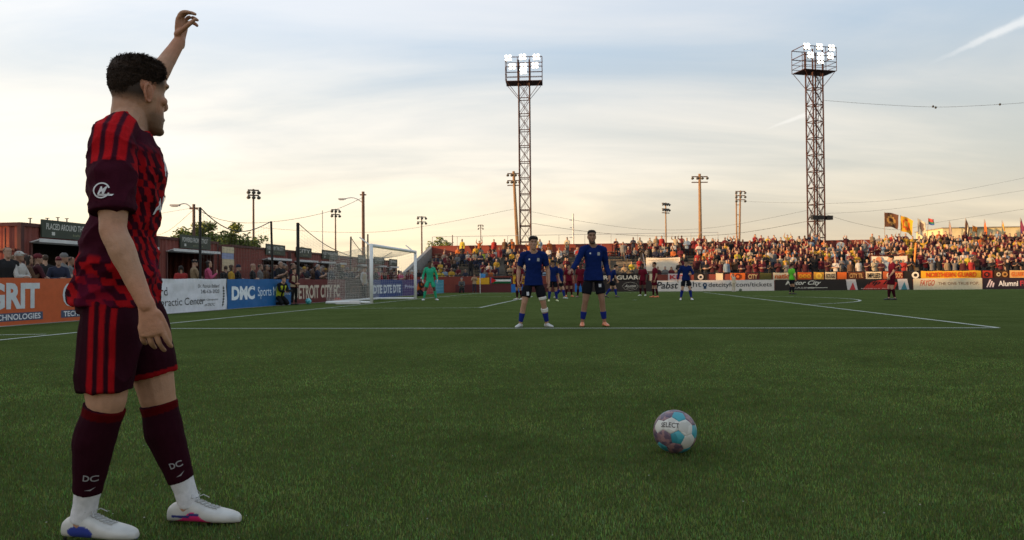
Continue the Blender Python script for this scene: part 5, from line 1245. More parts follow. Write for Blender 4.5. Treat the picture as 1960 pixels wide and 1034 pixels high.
for q in v:
    ax_, ay_ = (q[0] / sz[0] - .56) * .098, (q[1] / sz[1] - .5) * .026; vs.append(((fd * BR + rtv * ax_ + upv * ay_).normalized()) * (BR * 1.012) + Vector((0, 0, BR)))
mb = MB(); mb.add(vs, f); obj('lettering', mb, pm((40, 32, 34)), ball)
c2 = Vector(onb(590, -2.55)); panel_ball('football', 'spare turquoise ball resting beside the maroon board', (c2.x, c2.y, .004), .11, lambda k, kind, c: ball_mat_cache[kind], Matrix.Identity(3)) if False else None
bq = [pm((60, 150, 160), rough=.4), pm((110, 185, 190), rough=.4)]
panel_ball('football', 'spare turquoise ball resting beside the maroon board', (c2.x, c2.y, .004), .125, lambda k, kind, c: bq[kind if k % 4 else 0], Matrix.Identity(3))
# ------------------------------------------------------------------ other players and people on the pitch
BLU, BLKC, SOCKB, MARC, MDK = (.006, .016, .085), (.010, .010, .014), (.012, .022, .16), (.115, .008, .018), (.035, .005, .010)
LIGHT, TAN, DARK = (.46, .27, .18), (.33, .18, .11), (.085, .045, .028)
FACE_CAM = R(180)
def spot(px, depth): p = at(px, 540, depth); return (p.x, p.y, 0)
def crest(co, cols, J):
    fw = (J['neck'] - J['pelvis']).normalized().cross((J['shR'] - J['shL']).normalized()); A = np.array; d = co - A(J['neck']); r = d @ A((J['shR'] - J['shL']).normalized()); u = d @ Vector((0, 0, 1)); f = d @ A(fw)
    cols[(f > .03) & (np.abs(r + .085) < .024) & (np.abs(u + .135) < .030)] = (.35, .33, .30); cols[(f > .03) & (np.abs(r - .085) < .014) & (np.abs(u + .125) < .014)] = (.55, .55, .55)
    return cols
def knee_bandage(t, J):
    me = fuse(sock_fig(J, 'L', -.30, -.16, .010), .01, 1, name='bandage'); paint(me, np.tile(np.array((.62, .60, .55)), (len(me.vertices), 1))); obj('bandage', me, m_cloth, t)
    me = fuse(sock_fig(J, 'L', .26, .46, .010), .01, 1, name='bandage'); paint(me, np.tile(np.array((.62, .60, .55)), (len(me.vertices), 1))); obj('bandage', me, m_cloth, t)
    mb = MB(); mb.box(J['hpR'].lerp(J['knR'], .55) + Vector((-.02, .125, 0)), (.045, .004, .07)); obj('emblem', mb, pm((200, 200, 205)), t)
J1 = pose(1.75, pelvis=(0, -.01, .915), neck=(0, .01, 1.465), head=(.0, .05, 1.655), hf=(-.05, 1, -.05), hpR=(.095, 0, .89), hpL=(-.095, 0, .89), knR=(.19, .05, .485), knL=(-.185, .05, .485), anR=(.265, -.02, .085), anL=(-.26, -.02, .085), toR=(.55, 1, 0), toL=(-.55, 1, 0),
          elR=(.285, -.05, 1.145), elL=(-.285, -.05, 1.145), wrR=(.305, .03, .90), wrL=(-.30, .03, .90), shR=(.2, 0, 1.42), shL=(-.2, 0, 1.42))
player('shorter blue shirted player in the wall with a bandaged knee', (gnd(1022, 627).x, gnd(1022, 627).y, 0), FACE_CAM + .05, J1, (.36, .20, .13), (.014, .010, .008), BLU, BLKC, SOCKB, (.42, .42, .40), .009, stubble=.12, hair=dict(thick=.018, front=.068, side=.03, back=-.01, fade=(-.03, .03)), shirt_fn=crest, sock_t=(.50, .92), extra=knee_bandage)
J2 = pose(1.86, hf=(.10, 1, -.02), head=(.03, .02, 1.672), elR=(.335, .10, 1.20), wrR=(.46, .26, 1.055), hdR=(.6, .6, -.25), hnR=(0, .2, -1), elL=(-.255, -.05, 1.15), wrL=(-.275, .10, .93), hdL=(-.02, .35, -1), hnL=(.9, -.3, 0), hpR=(.09, 0, .915), hpL=(-.09, 0, .915),
          knR=(.165, .03, .49), knL=(-.145, .05, .49), anR=(.215, -.03, .085), anL=(-.20, .0, .085), toR=(.25, 1, 0), toL=(-.1, 1, 0), shR=(.195, 0, 1.44), shL=(-.195, 0, 1.43))
def w2x(t, J):
    mb = MB(); mb.box(J['hpL'].lerp(J['knL'], .35) + Vector((.02, .122, 0)), (.05, .004, .06)); obj('emblem', mb, pm((190, 190, 195)), t)
player('taller blue shirted player in the wall with orange boots and long sleeves', (gnd(1137, 625).x, gnd(1137, 625).y, 0), FACE_CAM + .12, J2, (.25, .135, .085), (.014, .010, .008), BLU, BLKC, SOCKB, (.62, .20, .09), .009, long=True, stubble=.75, hair=dict(thick=.007, front=.072, side=.035, back=.0, fade=(-.03, .03)), shirt_fn=crest, sock_t=(.52, .86), extra=w2x)
GRN = (.035, .36, .20)
JG = pose(1.9, pelvis=(0, -.03, .915), head=(0, .05, 1.66), neck=(0, .02, 1.47), knR=(.20, .06, .485), knL=(-.20, .06, .485), anR=(.28, -.02, .085), anL=(-.28, -.02, .085), toR=(.5, 1, 0), toL=(-.5, 1, 0), elR=(.30, -.03, 1.16), elL=(-.30, -.03, 1.16), wrR=(.33, .12, .93), wrL=(-.33, .12, .93), hpR=(.095, 0, .89), hpL=(-.095, 0, .89))
player('goalkeeper in bright green kit with white gloves standing near the far post', spot(823, 36.2), FACE_CAM + R(8), JG, DARK, (.01, .008, .007), GRN, GRN, GRN, (.7, .7, .68), .013, long=True, hair=dict(thick=.008, fade=(-.03, .03)), gloves=(.65, .65, .62), sock_t=(.12, .93))
WALK = dict(knR=(.10, .17, .50), anR=(.10, .22, .10), knL=(-.10, -.03, .50), anL=(-.10, -.32, .12), toL=(-.1, 1, -.3))
STAND2 = dict(knR=(.13, .02, .495), anR=(.17, -.03, .085), knL=(-.13, .02, .495), anL=(-.17, -.03, .085))
def mid(label, px, depth, rz, kit, skin, boots, H=1.8, long=False, hair=None, **ov):
    top, sh, so = {'b': (BLU, BLKC, SOCKB), 'm': (MARC, (.075, .006, .013), MDK), 'r': ((.12, .50, .04), BLKC, BLKC)}[kit]
    return player(label, spot(px, depth), rz, pose(H, **ov), skin, (.013, .010, .008), top, sh, so, boots, .017, long=long, hair=hair or dict(thick=.014, fade=(-.03, .03)), sock_t=(.12, .92), group='players in the penalty area')
mid('maroon player with hand to face, half hidden left of the shorter wall player', 993, 36, FACE_CAM - .9, 'm', TAN, (.6, .55, .5), elR=(.22, .20, 1.20), wrR=(.07, .26, 1.44), hdR=(-.3, 0, 1), hnR=(0, -1, 0), **STAND2)
mid('blue player looking down just right of the shorter wall player', 1058, 32.5, FACE_CAM + .1, 'b', TAN, (.55, .6, .3), hf=(0, 1, -.45), head=(0, .06, 1.65), **STAND2)
mid('blue player behind the gap in the wall, turned right', 1073, 37, FACE_CAM + 1.2, 'b', LIGHT, (.5, .5, .45), **WALK)
mid('maroon player with orange boots in the gap of the wall', 1089, 42, FACE_CAM + .3, 'm', TAN, (.75, .16, .06), **STAND2)
mid('maroon player directly left of the taller wall player', 1111, 40, FACE_CAM - .4, 'm', DARK, (.2, .1, .1), **STAND2)
mid('blue player leaning forward right of the taller wall player', 1171, 39, FACE_CAM + 1.5, 'b', LIGHT, (.05, .05, .05), pelvis=(0, -.08, .90), neck=(0, .14, 1.40), head=(0, .24, 1.57), shR=(.185, .12, 1.36), shL=(-.185, .12, 1.36), elR=(.22, .18, 1.08), elL=(-.22, .18, 1.08), wrR=(.16, .28, .88), wrL=(-.16, .28, .88), **WALK)
mid('dark haired maroon player in front of the beer board, left of a pair', 1230, 42.5, FACE_CAM - .7, 'm', DARK, (.6, .58, .5), **STAND2)
mid('maroon player with orange boots in profile before the white board', 1253, 38.5, R(95), 'm', TAN, (.75, .18, .07), anR=(.10, .05, .085), anL=(-.1, -.12, .085), knR=(.1, .05, .495), knL=(-.1, -.02, .495))
mid('blue player with bowed head in front of the white board lettering', 1313, 33, FACE_CAM - .1, 'b', LIGHT, (.65, .62, .6), long=True, hf=(.1, 1, -.5), head=(0, .07, 1.645), elL=(-.30, .05, 1.16), wrL=(-.20, .22, 1.12), hdL=(.5, .6, 0), elR=(.30, -.05, 1.15), wrR=(.36, .0, .90), **{**STAND2, 'anR': (.23, -.03, .085), 'anL': (-.23, -.03, .085), 'knR': (.16, .03, .49), 'knL': (-.16, .03, .49)})
mid('referee in lime green shirt and black shorts before the casino board', 1516, 43.5, R(-75), 'r', TAN, (.02, .02, .02), H=1.76, anR=(.08, .02, .085), anL=(-.08, -.10, .085))
mid('lone maroon player walking in profile by the red drink panel', 1707, 30.5, R(82), 'm', LIGHT, (.03, .03, .03), H=1.8, hf=(0, 1, -.15), anR=(.07, .10, .085), anL=(-.08, -.08, .085), knR=(.08, .09, .495), knL=(-.09, .03, .49), elR=(.23, -.10, 1.15), wrR=(.22, -.02, .90), elL=(-.23, .0, 1.15), wrL=(-.2, .16, .94))

# clothed bystanders: trousers instead of shorts
def trousers_fig(J):
    fig = Fig(); s = J['s']; rh, rs, up = frame(J); fwd = up.cross(rh); torso(fig, J, 0, -.17, .14, .010, .010, 0, 20)
    for S in 'RL': hp, kn, an = J['hp' + S], J['kn' + S], J['an' + S]; fig.limb([hp, hp.lerp(kn, .5), kn, kn.lerp(an, .5), kn.lerp(an, .95)], [.102 * s, .09 * s, .072 * s, .066 * s, .058 * s], 1, fwd, 14, 4, True, False)
    return fig
def bystander(label, loc, rz, J, skin, hairc, top, bottom, shoes, vest=None, voxel=.016, cap=None, extra=None, group='people around the goal'):
    t = thing('person', label, 'person', loc, rz, group); me = fuse(body_fig(J, 1.3), voxel, 2, name='body'); skin_paint(me, J, skin, hairc); obj('body', me, m_skin, t)
    me = fuse(shirt_fig(J, .022, .015, .8, True), voxel, 2, name='jacket'); displace(me, folds(J, .007, loc[0])); co = verts(me); c = np.tile(np.array(top), (len(co), 1)); paint(me, c); obj('jacket', me, m_cloth, t)
    if vest:
        fg_ = Fig(); torso(fg_, J, 0, -.12, .9, .034, .036, .012, 22); me = fuse(fg_, voxel, 2, name='vest'); co = verts(me); c = np.tile(np.array(vest), (len(co), 1)); rh, rs, up = frame(J); r_ = (co - np.array(J['pelvis'])) @ np.array(rs)
        f_ = (co - np.array(J['pelvis'])) @ np.array(up.cross(rs)); c[(np.abs(r_) < .045) & (f_ > .05)] = top; paint(me, c); obj('vest', me, m_cloth, t)
    me = fuse(trousers_fig(J), voxel, 2, name='trousers'); displace(me, folds(J, .006, loc[1])); paint(me, np.tile(np.array(bottom), (len(me.vertices), 1))); obj('trousers', me, m_cloth, t)
    for S in 'RL': me = fuse(shoe_fig(J, S), .012, 1, name='shoe'); paint(me, np.tile(np.array(shoes), (len(me.vertices), 1))); obj('shoe', me, m_shoe, t)
    hm = hair_mesh(J, thick=.018, nphi=28, nz_=14).mesh('hair'); paint(hm, np.tile(np.array(cap or hairc), (len(hm.vertices), 1))); obj('hair' if not cap else 'cap', hm, m_hair, t, smooth=True)
    if extra: extra(t, J)
    return t
KNEEL = dict(pelvis=(0, -.08, .40), neck=(0, .14, .93), head=(0, .22, 1.10), hpR=(.095, -.06, .39), hpL=(-.095, -.06, .39), knR=(.16, .30, .10), knL=(-.14, .30, .10), anR=(.14, -.12, .085), anL=(-.12, -.12, .085), toR=(0, -1, 0), toL=(0, -1, 0),
             shR=(.18, .12, .88), shL=(-.18, .12, .88), elR=(.21, .22, .64), elL=(-.21, .22, .64), wrR=(.08, .40, .58), wrL=(-.08, .40, .58), hdR=(-.3, 1, 0), hdL=(.3, 1, 0), hnR=(-1, 0, 0), hnL=(1, 0, 0))
def camera_part(t, J):
    mb = MB(); c = (J['wrR'] + J['wrL']) / 2 + Vector((0, .06, .04)); mb.box(c, (.14, .08, .10)); mb.lathe(c + Vector((0, .04, 0)), [(.045, 0), (.045, .12), (.055, .20)], 10, axis=Matrix.Rotation(R(-90), 3, 'X')); o = obj('photo_camera', mb, m_black, None); return o
def kneel_extra(label, t, J):
    o = camera_part(t, J); o.location = t.location; o.rotation_euler = t.rotation_euler; tag(o, label, 'camera')
p = gnd(537, 585)
bystander('photographer in yellow hi-vis vest kneeling before the blue board', (p.x, p.y, 0), R(-125), pose(1.7, **KNEEL), LIGHT, (.03, .02, .012), (.014, .014, .016), (.016, .016, .018), (.3, .3, .3), vest=(.45, .50, .04), extra=lambda t, J: kneel_extra('black camera held by the kneeling photographer in yellow vest', t, J))
bystander('young helper in beige bib standing between blue and maroon boards', (onb(563, -2.9)[0], onb(563, -2.9)[1], 0), R(-120), pose(1.5, wrR=(.12, .24, 1.02), wrL=(-.12, .24, 1.02), hdR=(-.6, .5, 0), hdL=(.6, .5, 0)), LIGHT, (.05, .03, .018), (.06, .015, .018), (.018, .016, .016), (.02, .02, .02), vest=(.42, .32, .20))
bystander('young helper in beige bib seen through the goal net', spot(697, 40.5), R(-110), pose(1.72), LIGHT, (.10, .06, .03), (.45, .42, .40), (.03, .028, .03), (.02, .02, .02), vest=(.42, .33, .22))
bystander('steward in orange vest sitting low left of the goalkeeper', spot(803, 47), R(-120), pose(1.75, **KNEEL), TAN, (.5, .48, .45), (.02, .02, .02), (.02, .02, .025), (.02, .02, .02), vest=(.60, .12, .03), cap=(.55, .53, .5))
bystander('photographer in grey hood crouching right of the turquoise board', spot(884, 58.5), FACE_CAM, pose(1.75, **KNEEL), LIGHT, (.2, .19, .18), (.10, .10, .10), (.02, .02, .02), (.02, .02, .02), cap=(.22, .22, .21), extra=lambda t, J: kneel_extra('black camera held by the crouching grey hooded photographer', t, J))
bystander('standing helper in tan top in front of the plain yellow banner', spot(908, 60.0), FACE_CAM, pose(1.5, elR=(.26, .05, 1.2), elL=(-.26, .05, 1.2), wrR=(.1, .2, 1.35), wrL=(-.1, .2, 1.35), hdR=(-.2, .2, 1), hdL=(.2, .2, 1), hnR=(0, -1, 0), hnL=(0, -1, 0)), TAN, (.03, .02, .015), (.36, .25, .15), (.04, .045, .06), (.02, .02, .02))
bystander('child in cream clothes before the tickets board with arm raised', spot(1404, 55.0), FACE_CAM + .4, pose(1.3, elR=(.27, .0, 1.55), wrR=(.22, .05, 1.78), hdR=(-.1, 0, 1), hnR=(0, 1, 0)), LIGHT, (.10, .07, .04), (.60, .50, .36), (.55, .46, .34), (.5, .45, .4), group=None)
o = obj('football', MB().lathe((0, 0, 0), [(.11 * math.sin(w), .11 - .11 * math.cos(w)) for w in np.linspace(.05, math.pi - .05, 10)], 14), pm((90, 100, 80)), None, spot(1417, 55)); tag(o, 'dark ball at the feet of the child in cream', 'ball')

# ------------------------------------------------------------------ spectators
SK = [mat('skin_tone_%d' % i, tuple(x * .8 for x in c), .55, .08, 20) for i, c in enumerate(((.50, .30, .20), (.42, .25, .17), (.36, .20, .13), (.20, .11, .07), (.08, .045, .03)))]
HR = [mat('hair_tone_%d' % i, c, .7, .2, 30) for i, c in enumerate(((.02, .014, .01), (.05, .03, .018), (.10, .06, .03), (.28, .19, .09), (.25, .24, .23)))]
TOPS = {'maroon': (.16, .014, .022), 'dark maroon': (.075, .010, .016), 'black': (.015, .014, .015), 'gold': (.62, .36, .035), 'yellow': (.70, .52, .05), 'white': (.66, .62, .56), 'cream': (.58, .48, .32), 'orange': (.58, .15, .03), 'red': (.42, .03, .025), 'grey': (.22, .21, .20), 'navy': (.025, .03, .06), 'brown': (.14, .07, .035), 'pink': (.62, .10, .20), 'lime': (.45, .55, .04), 'pale blue': (.28, .38, .48), 'tan': (.40, .28, .16)}
TOPS = {k: tuple(x * .62 for x in c) for k, c in TOPS.items()}
TM = {k: mat('top_' + k.replace(' ', '_'), c, .8, .2, 9, .2, 60) for k, c in TOPS.items()}
BM = [mat('trousers_%d' % i, c, .85, .15, 9) for i, c in enumerate(((.02, .02, .025), (.04, .055, .10), (.10, .09, .08), (.05, .04, .035)))]
TC = {k: c for k, c in TOPS.items()}
def spectator_fig(J, sleeves='long', hair='short', hat=None):
    fig = Fig(); s = J['s']; rh, rs, up = frame(J); fwd = up.cross(rs)
    torso(fig, J, 1, -.2, .98, .018, .02, .01, 16)
    fig.limb([J['neck'] - up * .03 * s, J['head'] - J['hf'] * .025 * s], [.062 * s, .056 * s], 0, fwd, 10, 2)
    for q, S in ((1, 'R'), (-1, 'L')):
        sh, el, wr = J['sh' + S], J['el' + S], J['wr' + S]
        fig.limb([J['neck'] + rs * q * .04 * s, sh], [.055 * s, .064 * s], 1, fwd, 10, 2)
        fig.limb([sh, sh.lerp(el, .5), el], [.070 * s, .062 * s, .054 * s], 1, fwd, 10, 2)
        fig.limb([el, el.lerp(wr, .5), wr], [.052 * s, .046 * s, .034 * s], 1 if sleeves == 'long' else 0, fwd, 10, 2)
        hd = J['hd' + S]; fig.limb([wr, wr + hd * .06 * s, wr + hd * .14 * s + J['hn' + S] * .03 * s], [(.028 * s, .024 * s), (.042 * s, .024 * s), (.03 * s, .018 * s)], 0, J['hn' + S], 8, 2)
        hp, kn, an = J['hp' + S], J['kn' + S], J['an' + S]
        fig.limb([hp, hp.lerp(kn, .5), kn, kn.lerp(an, .5), an], [.10 * s, .09 * s, .07 * s, .062 * s, .05 * s], 2, fwd, 10, 2); shoe_fig(J, S, fig, .004)
    head(fig, J, 0, ears=True); f, u = J['hf'], J['hu']; r = f.cross(u); c = J['head']; h = J['hs']
    if hat == 'cap':
        fig.ball(c + u * .045 * h - f * .008 * h, .086 * h, .112 * h, .092 * h, r, f, u, 3); fig.limb([c + f * .08 * h + u * .06 * h, c + f * .17 * h + u * .052 * h], [(.07 * h, .010 * h), (.055 * h, .008 * h)], 3, u, 10, 2)
    elif hat == 'beanie': fig.ball(c + u * .06 * h - f * .012 * h, .090 * h, .112 * h, .098 * h, r, f, u, 3)
    else: fig.ball(c + u * .040 * h - f * .022 * h, .085 * h, .100 * h, .096 * h, r, f, u, 3)
    if hair == 'long':
        for q in (-1, 1): fig.limb([c + r * q * .055 * h - f * .035 * h + u * .05 * h, c + r * q * .07 * h - f * .045 * h - u * .08 * h, c + r * q * .065 * h - f * .05 * h - u * .22 * h], [(.04 * h, .05 * h), (.04 * h, .045 * h), (.025 * h, .03 * h)], 3, f, 8, 3)
    return fig
SIT = dict(pelvis=(0, 0, .53), neck=(0, .06, 1.08), head=(0, .11, 1.265), shR=(.185, .04, 1.02), shL=(-.185, .04, 1.02), elR=(.25, .10, .76), elL=(-.25, .10, .76), wrR=(.10, .32, .68), wrL=(-.10, .32, .68), hdR=(-.5, .8, -.2), hdL=(.5, .8, -.2), hpR=(.09, .02, .52), hpL=(-.09, .02, .52), knR=(.13, .43, .52), knL=(-.13, .43, .52), anR=(.13, .40, .085), anL=(-.13, .40, .085))
CLAP = dict(elR=(.25, .12, 1.18), elL=(-.25, .12, 1.18), wrR=(.06, .33, 1.26), wrL=(-.06, .33, 1.26), hdR=(-.2, .5, .8), hdL=(.2, .5, .8), hnR=(-1, 0, 0), hnL=(1, 0, 0))
FOLD = dict(elR=(.27, .10, 1.16), elL=(-.27, .10, 1.16), wrR=(-.02, .22, 1.18), wrL=(.02, .25, 1.14), hdR=(-1, 0, 0), hdL=(1, 0, 0), hnR=(0, -1, 0), hnL=(0, -1, 0))
UP = dict(elR=(.33, .05, 1.62), elL=(-.33, .05, 1.62), wrR=(.25, .12, 1.88), wrL=(-.25, .12, 1.88), hdR=(-.1, .1, 1), hdL=(.1, .1, 1), hnR=(0, 1, 0), hnL=(0, 1, 0))
ONEUP = dict(elR=(.34, .08, 1.55), wrR=(.24, .15, 1.80), hdR=(-.1, .1, 1), hnR=(0, 1, 0))
PHONE = dict(elR=(.24, .10, 1.16), wrR=(.09, .28, 1.32), hdR=(-.2, .2, 1), hnR=(-.3, -1, 0))
SPECS = [('stand', {}, 'long', 'short', None), ('stand', CLAP, 'short', 'short', None), ('stand', FOLD, 'long', 'short', 'cap'), ('stand', UP, 'short', 'short', None), ('stand', PHONE, 'long', 'long', None), ('stand', ONEUP, 'short', 'short', 'cap'), ('stand', {}, 'short', 'long', None), ('stand', FOLD, 'short', 'short', 'beanie'),
         ('sit', SIT, 'long', 'short', None), ('sit', SIT, 'short', 'short', 'cap'), ('sit', SIT, 'long', 'long', None)]
POSE_WORD = ['arms down', 'clapping', 'arms folded', 'arms raised', 'holding a phone', 'one arm raised', 'arms down', 'arms folded', 'seated', 'seated', 'seated']
HEADW = ['short haired', 'short haired', 'capped', 'short haired', 'long haired', 'capped', 'long haired', 'beanie wearing', 'short haired', 'capped', 'long haired']
HI, LO = [], []
for i, (k, ov, sl, hr, ht) in enumerate(SPECS):
    J = pose(1.74, **ov); fg_ = spectator_fig(J, sl, hr, ht)
    for lst, vx in ((HI, .016), (LO, .042)):
        me, reg = fuse(fg_, vx, 1, True, 'spectator_%d' % i); me.polygons.foreach_set('material_index', [{0: 0, 1: 1, 2: 2, 3: 3, 5: 2}[q] for q in reg]); me.update()
        for m in (SK[0], TM['maroon'], BM[0], HR[0]): me.materials.append(m)
        lst.append(me)
def spectator(v, loc, rz, scale, top, skin, hairm, bottom, label, group, hi=True):
    o = bpy.data.objects.new('person', (HI if hi else LO)[v]); COL.objects.link(o); o.location = loc; o.rotation_euler = (0, 0, rz); o.scale = (scale,) * 3
    for k, m in enumerate((SK[skin], TM[top], BM[bottom], hairm)): o.material_slots[k].link = 'OBJECT'; o.material_slots[k].material = m
    return tag(o, label, 'person', group)
RS = random.Random(21)
def hairm_for(v, top):
    if SPECS[v][4]: return TM[RS.choice(['maroon', 'black', 'white', 'grey', 'gold', 'navy'])]
    return HR[RS.choice([0, 0, 1, 1, 2, 3, 4])]
# along the barrier on the left
FACE_P = -R(90) - TH
LEFTP = [  # px, b, height, top, variant, turn, label
    (14, -4.0, 1.84, 'black', 0, -.5, 'dark haired man in black jacket at the left edge behind the orange board'), (27, -4.6, 1.70, 'navy', 6, .2, 'woman half hidden behind the man in black at left edge'),
    (36, -3.95, 1.76, 'white', 2, .2, 'man in white cap and pale shirt behind the orange board'), (54, -4.3, 1.70, 'brown', 4, .9, 'woman in brown looking right behind the orange board'),
    (72, -4.2, 1.72, 'dark maroon', 7, .9, 'person in maroon with dark beanie behind the orange board'), (86, -5.3, 1.78, 'black', 0, 2.6, 'person in black facing the nearest kiosk counter'),
    (112, -4.1, 1.68, 'navy', 2, -.9, 'person in navy jacket and dark cap behind the orange board'), (122, -5.0, 1.82, 'grey', 7, .4, 'person in grey beanie standing back near the kiosk'), (135, -5.2, 1.75, 'grey', 0, .6, 'blurred person in grey beside the grey beanie'),
    (346, -4.0, 1.55, 'red', 4, 2.4, 'child in red shirt with dark hair behind the white board'), (372, -4.6, 1.82, 'tan', 2, .8, 'man in tan jacket with folded arms behind the white board'), (399, -3.9, 1.76, 'pink', 4, .5, 'woman in bright pink vest leaning at the white board'),
    (432, -5.0, 1.65, 'black', 0, 2.4, 'person in black under the hanging printed sheet'), (443, -4.1, 1.66, 'gold', 6, .6, 'woman with long hair in mustard coat behind the blue board'), (456, -4.8, 1.7, 'black', 7, .5, 'person in black beanie right of the mustard coat'),
    (484, -4.2, 1.72, 'black', 7, .4, 'bald man in black with grey bag behind the blue board'), (498, -4.2, 1.74, 'grey', 0, .4, 'man in olive grey jacket behind the blue board')]
for (px, b, H, top, v, turn, lab) in LEFTP: spectator(v, onb(px, b), FACE_P + turn, H * .97 / 1.74, top, RS.choice([0, 1, 1, 2]), TM['white'] if 'white cap' in lab else (TM['grey'] if 'grey beanie' in lab and 'beside' not in lab else (SK[1] if 'bald' in lab else (TM[RS.choice(['black', 'navy', 'maroon'])] if SPECS[v][4] else HR[RS.choice([0, 1, 1, 2])]))), RS.randrange(4), lab, 'spectators behind the goal line boards')
WORDS = ['first', 'second', 'third', 'fourth', 'fifth', 'sixth', 'seventh', 'eighth', 'ninth', 'tenth', 'eleventh', 'twelfth', 'thirteenth', 'fourteenth', 'fifteenth', 'sixteenth', 'seventeenth', 'eighteenth', 'nineteenth', 'twentieth']
seen = {}
def nth(key):
    seen[key] = seen.get(key, 0) + 1; k = seen[key]; return WORDS[k - 1] if k <= 20 else 'number %d' % k
LEFT2 = [(px, b) for px, b in zip(np.linspace(508, 640, 26) + RNG.normal(0, 2, 26), RNG.uniform(-5.6, -3.8, 26))] + [(px, b) for px, b in zip(np.linspace(655, 788, 26) + RNG.normal(0, 2, 26), RNG.uniform(-5.4, -3.8, 26))]
for px, b in LEFT2:
    v = RS.choice([0, 1, 2, 4, 6, 7]); top = RS.choice(['black', 'black', 'dark maroon', 'brown', 'grey', 'navy', 'maroon']) if px < 700 else RS.choice(['maroon', 'red', 'pink', 'black', 'dark maroon', 'gold', 'red'])
    where = 'behind the maroon name board' if px < 657 else ('behind the near goal net' if px < 712 else 'behind the board with repeated capitals')
    spectator(v, onb(px, b), FACE_P + RS.uniform(-.6, .6), RS.uniform(1.6, 1.86) / 1.74, top, RS.choice([0, 1, 2, 3]), hairm_for(v, top), RS.randrange(4), '%s from left wearing %s %s' % (nth((where, top)), top, where), 'spectators behind the goal line boards')

# in the far stand
SEG = [(-9, -1.2, 'left of the far corner flag'), (-1.2, 4.2, 'behind the lettered yellow banner'), (4.2, 9.2, 'between the two blue wall players'), (9.2, 13.2, 'above the black capitals banner'), (13.2, 17.8, 'around the bedsheet banner'), (17.8, 22.6, 'above the tickets board'), (22.6, 28.4, 'above the casino board'), (28.4, 33.4, 'around the framed white banner'), (33.4, 38, 'above the long yellow banner'), (38, 60, 'at the right end of the stand')]
seats = []
for r in range(ROWS):
    b = B0 + .3
    while b < 46.0:
        b += RS.uniform(.44, .62)
        if b < 9.0: d, sit = (.50 if r < 8 else .22) if b > -5 else .15, True
        elif b < 12.7: d, sit = (.32 if r < 3 or r > 6 else .06), True
        elif b < 15.9: d, sit = (.75 if r > 5 or r == 0 else .0), r != ROWS - 1
        elif b < 17.6: d, sit = (.55 if r < 2 or r > 7 else .12), False
        elif 28.6 < b < 33.2: d, sit = (.88 if r < 1 else (.9 if r in (5, 6) and b > 30.2 or (b < 30 and r < 6) else (.15 if r < 5 else .25))), False
        elif 33.2 <= b < 34.3: d, sit = (.35 if r < 4 else .8), False
        else: d, sit = .93, False
        if r == ROWS - 1: sit = False; d *= .8
        if RS.random() > d: continue
        v = RS.choice([8, 8, 9, 10]) if sit and RS.random() < .85 else RS.choice([0, 1, 1, 2, 3, 4, 5, 6, 7, 0, 1])
        left = b < 16
        top = RS.choice(['black'] * 5 + ['maroon'] * 3 + ['dark maroon'] * 3 + ['white'] * 2 + ['grey'] * 3 + ['navy'] * 2 + ['gold', 'yellow', 'cream', 'brown', 'red', 'orange', 'pale blue', 'tan']) if left else RS.choice(['maroon'] * 8 + ['dark maroon'] * 9 + ['black'] * 9 + ['gold'] * 4 + ['yellow'] * 1 + ['white'] * 2 + ['cream'] * 2 + ['orange'] * 2 + ['red'] * 3 + ['brown'] * 3 + ['grey'] * 2 + ['navy', 'tan', 'pale blue'])
        seats.append((r, b, v, top, RS.choice([0, 0, 1, 1, 2, 3, 4]), hairm_for(v, top), RS.randrange(4), RS.uniform(.93, 1.06), RS.uniform(-.35, .35)))
# the people one could name
for (r, b, v, top) in ((0, -3.6, 8, 'yellow'), (6, -1.2, 8, 'lime'), (3, -5.2, 10, 'cream'), (9, 3.4, 2, 'yellow'), (9, -.6, 0, 'red'), (9, 1.1, 0, 'orange'), (9, .4, 0, 'brown'), (9, 25.7, 3, 'yellow')): seats.append((r, b, v, top, 1, HR[1], 0, 1., 0.))
N_IND = 300 - len(LEFTP) - len(LEFT2)
order = sorted(range(len(seats)), key=lambda i: (seats[i][0] + (0 if 15.9 < seats[i][1] else -.5)))
ind = set(order[:N_IND]); inds = sorted(ind, key=lambda i: (seats[i][0], seats[i][1]))
def seat_loc(r, b): return AB(A_ST + .22 + TREAD * (r + .36), b, .62 + RISE * r)
ROWW = ['front', 'second', 'third', 'fourth', 'fifth', 'sixth', 'seventh', 'eighth', 'ninth', 'top']
for i in inds:
    r, b, v, top, sk, hm, bt_, sc, tw = seats[i]; where = next(w for a0, a1, w in SEG if a0 <= b < a1)
    lab = '%s %s %s in %s, %s row, %s' % (nth((r, where, top, HEADW[v], v > 7)), HEADW[v], 'sitter' if v > 7 else 'supporter', top, ROWW[r], where)
    spectator(v, seat_loc(r, b), RZ_FAR + math.pi + tw, sc, top, sk, hm, bt_, lab, 'supporters in the far stand', hi=False)
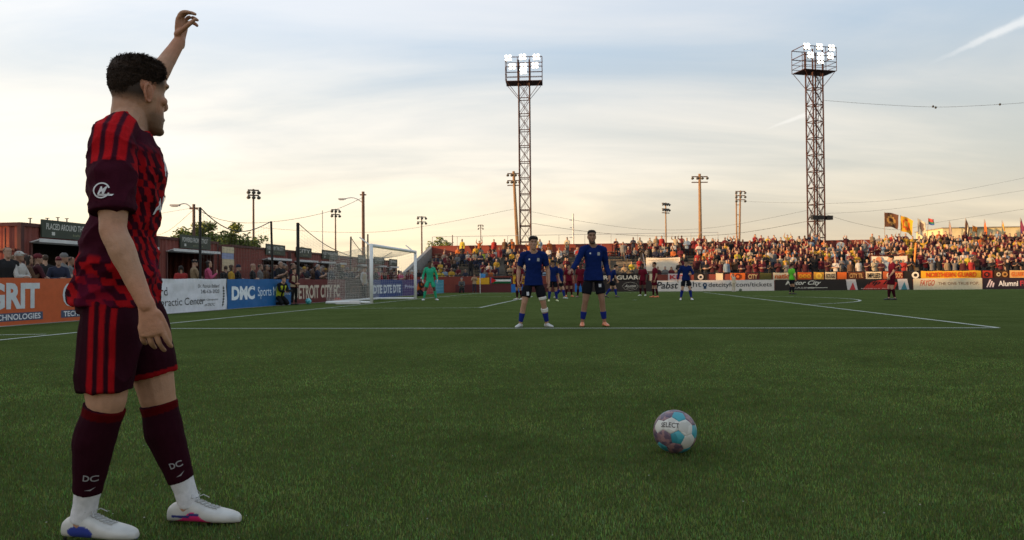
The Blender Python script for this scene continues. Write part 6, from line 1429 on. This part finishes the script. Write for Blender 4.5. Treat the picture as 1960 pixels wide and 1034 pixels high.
# everyone else is one object
SKC = [(.50, .30, .20), (.42, .25, .17), (.36, .20, .13), (.20, .11, .07), (.08, .045, .03)]; BMC = [(.02, .02, .025), (.04, .055, .10), (.10, .09, .08), (.05, .04, .035)]
LOD = []
for me in LO:
    co = verts(me); fs = np.array([list(p.vertices) if len(p.vertices) == 4 else list(p.vertices) + [p.vertices[-1]] for p in me.polygons]); mi = np.array([p.material_index for p in me.polygons]); LOD.append((co, fs, mi))
allv, allf, allc, off = [], [], [], 0
for i, (r, b, v, top, sk, hm, bt_, sc, tw) in enumerate(seats):
    if i in ind: continue
    co, fs, mi = LOD[v]; a = RZ_FAR + math.pi + tw; ca, sa = math.cos(a), math.sin(a); l = seat_loc(r, b); x = co * sc
    allv.append(np.stack([x[:, 0] * ca - x[:, 1] * sa + l.x, x[:, 0] * sa + x[:, 1] * ca + l.y, x[:, 2] + l.z], 1)); allf.append(fs + off); off += len(co)
    hcol = tuple(hm.node_tree.nodes['Vector Math'].inputs[0].default_value) if 'Vector Math' in hm.node_tree.nodes else (.03, .02, .015)
    pal = np.array([tuple(x * .8 for x in SKC[sk]), TC[top], BMC[bt_], hcol]); allc.append(pal[mi])
if allv:
    vv = np.concatenate(allv); ff = np.concatenate(allf); cc_ = np.concatenate(allc); me = bpy.data.meshes.new('crowd'); me.from_pydata(vv.tolist(), [], ff.tolist()); me.polygons.foreach_set('use_smooth', [True] * len(me.polygons))
    ca = me.color_attributes.new('Col', 'FLOAT_COLOR', 'CORNER'); cl = np.ones((len(me.loops), 4), np.float32); lt = np.empty(len(me.polygons), np.int32); me.polygons.foreach_get('loop_total', lt); cl[:, :3] = np.repeat(cc_, lt, axis=0); ca.data.foreach_set('color', cl.ravel())
    cr = obj('crowd', me, mat('crowd_clothes', (0, 0, 0), .8, .2, 4, attr='Col')); tag(cr, 'dense crowd of supporters in the upper rows of the far stand', 'crowd', kind='stuff')
# drums and bass drum skins among the supporters
for k, (px, py, d, rr, lab) in enumerate(((1610, 472, 66.5, .42, 'large pale drum highest in the crowd right of the tower'), (1641, 480, 66, .32, 'round white drum skin right of the large pale drum'), (1657, 487, 63.8, .30, 'small white drum left above the framed banner'), (1676, 485, 63.8, .40, 'larger white drum in the middle above the framed banner'), (1695, 485, 63.8, .36, 'tan drum at right above the framed banner'))):
    c = at(px, py, d); t = thing('drum', lab, 'drum', c, 0, 'drums among the supporters'); rt = Matrix.Rotation(R(70 if k < 2 else 35), 3, 'X')
    obj('shell', MB().lathe((0, 0, 0), [(rr, -.35), (rr * 1.0, 0)], 18, axis=rt), pm((120, 40, 36)), t); obj('skin', MB().lathe((0, 0, 0), [(rr * 1.02, -.02), (rr * 1.02, .02), (rr * .9, .03)], 18, axis=rt), pm((224, 210, 186)), t)
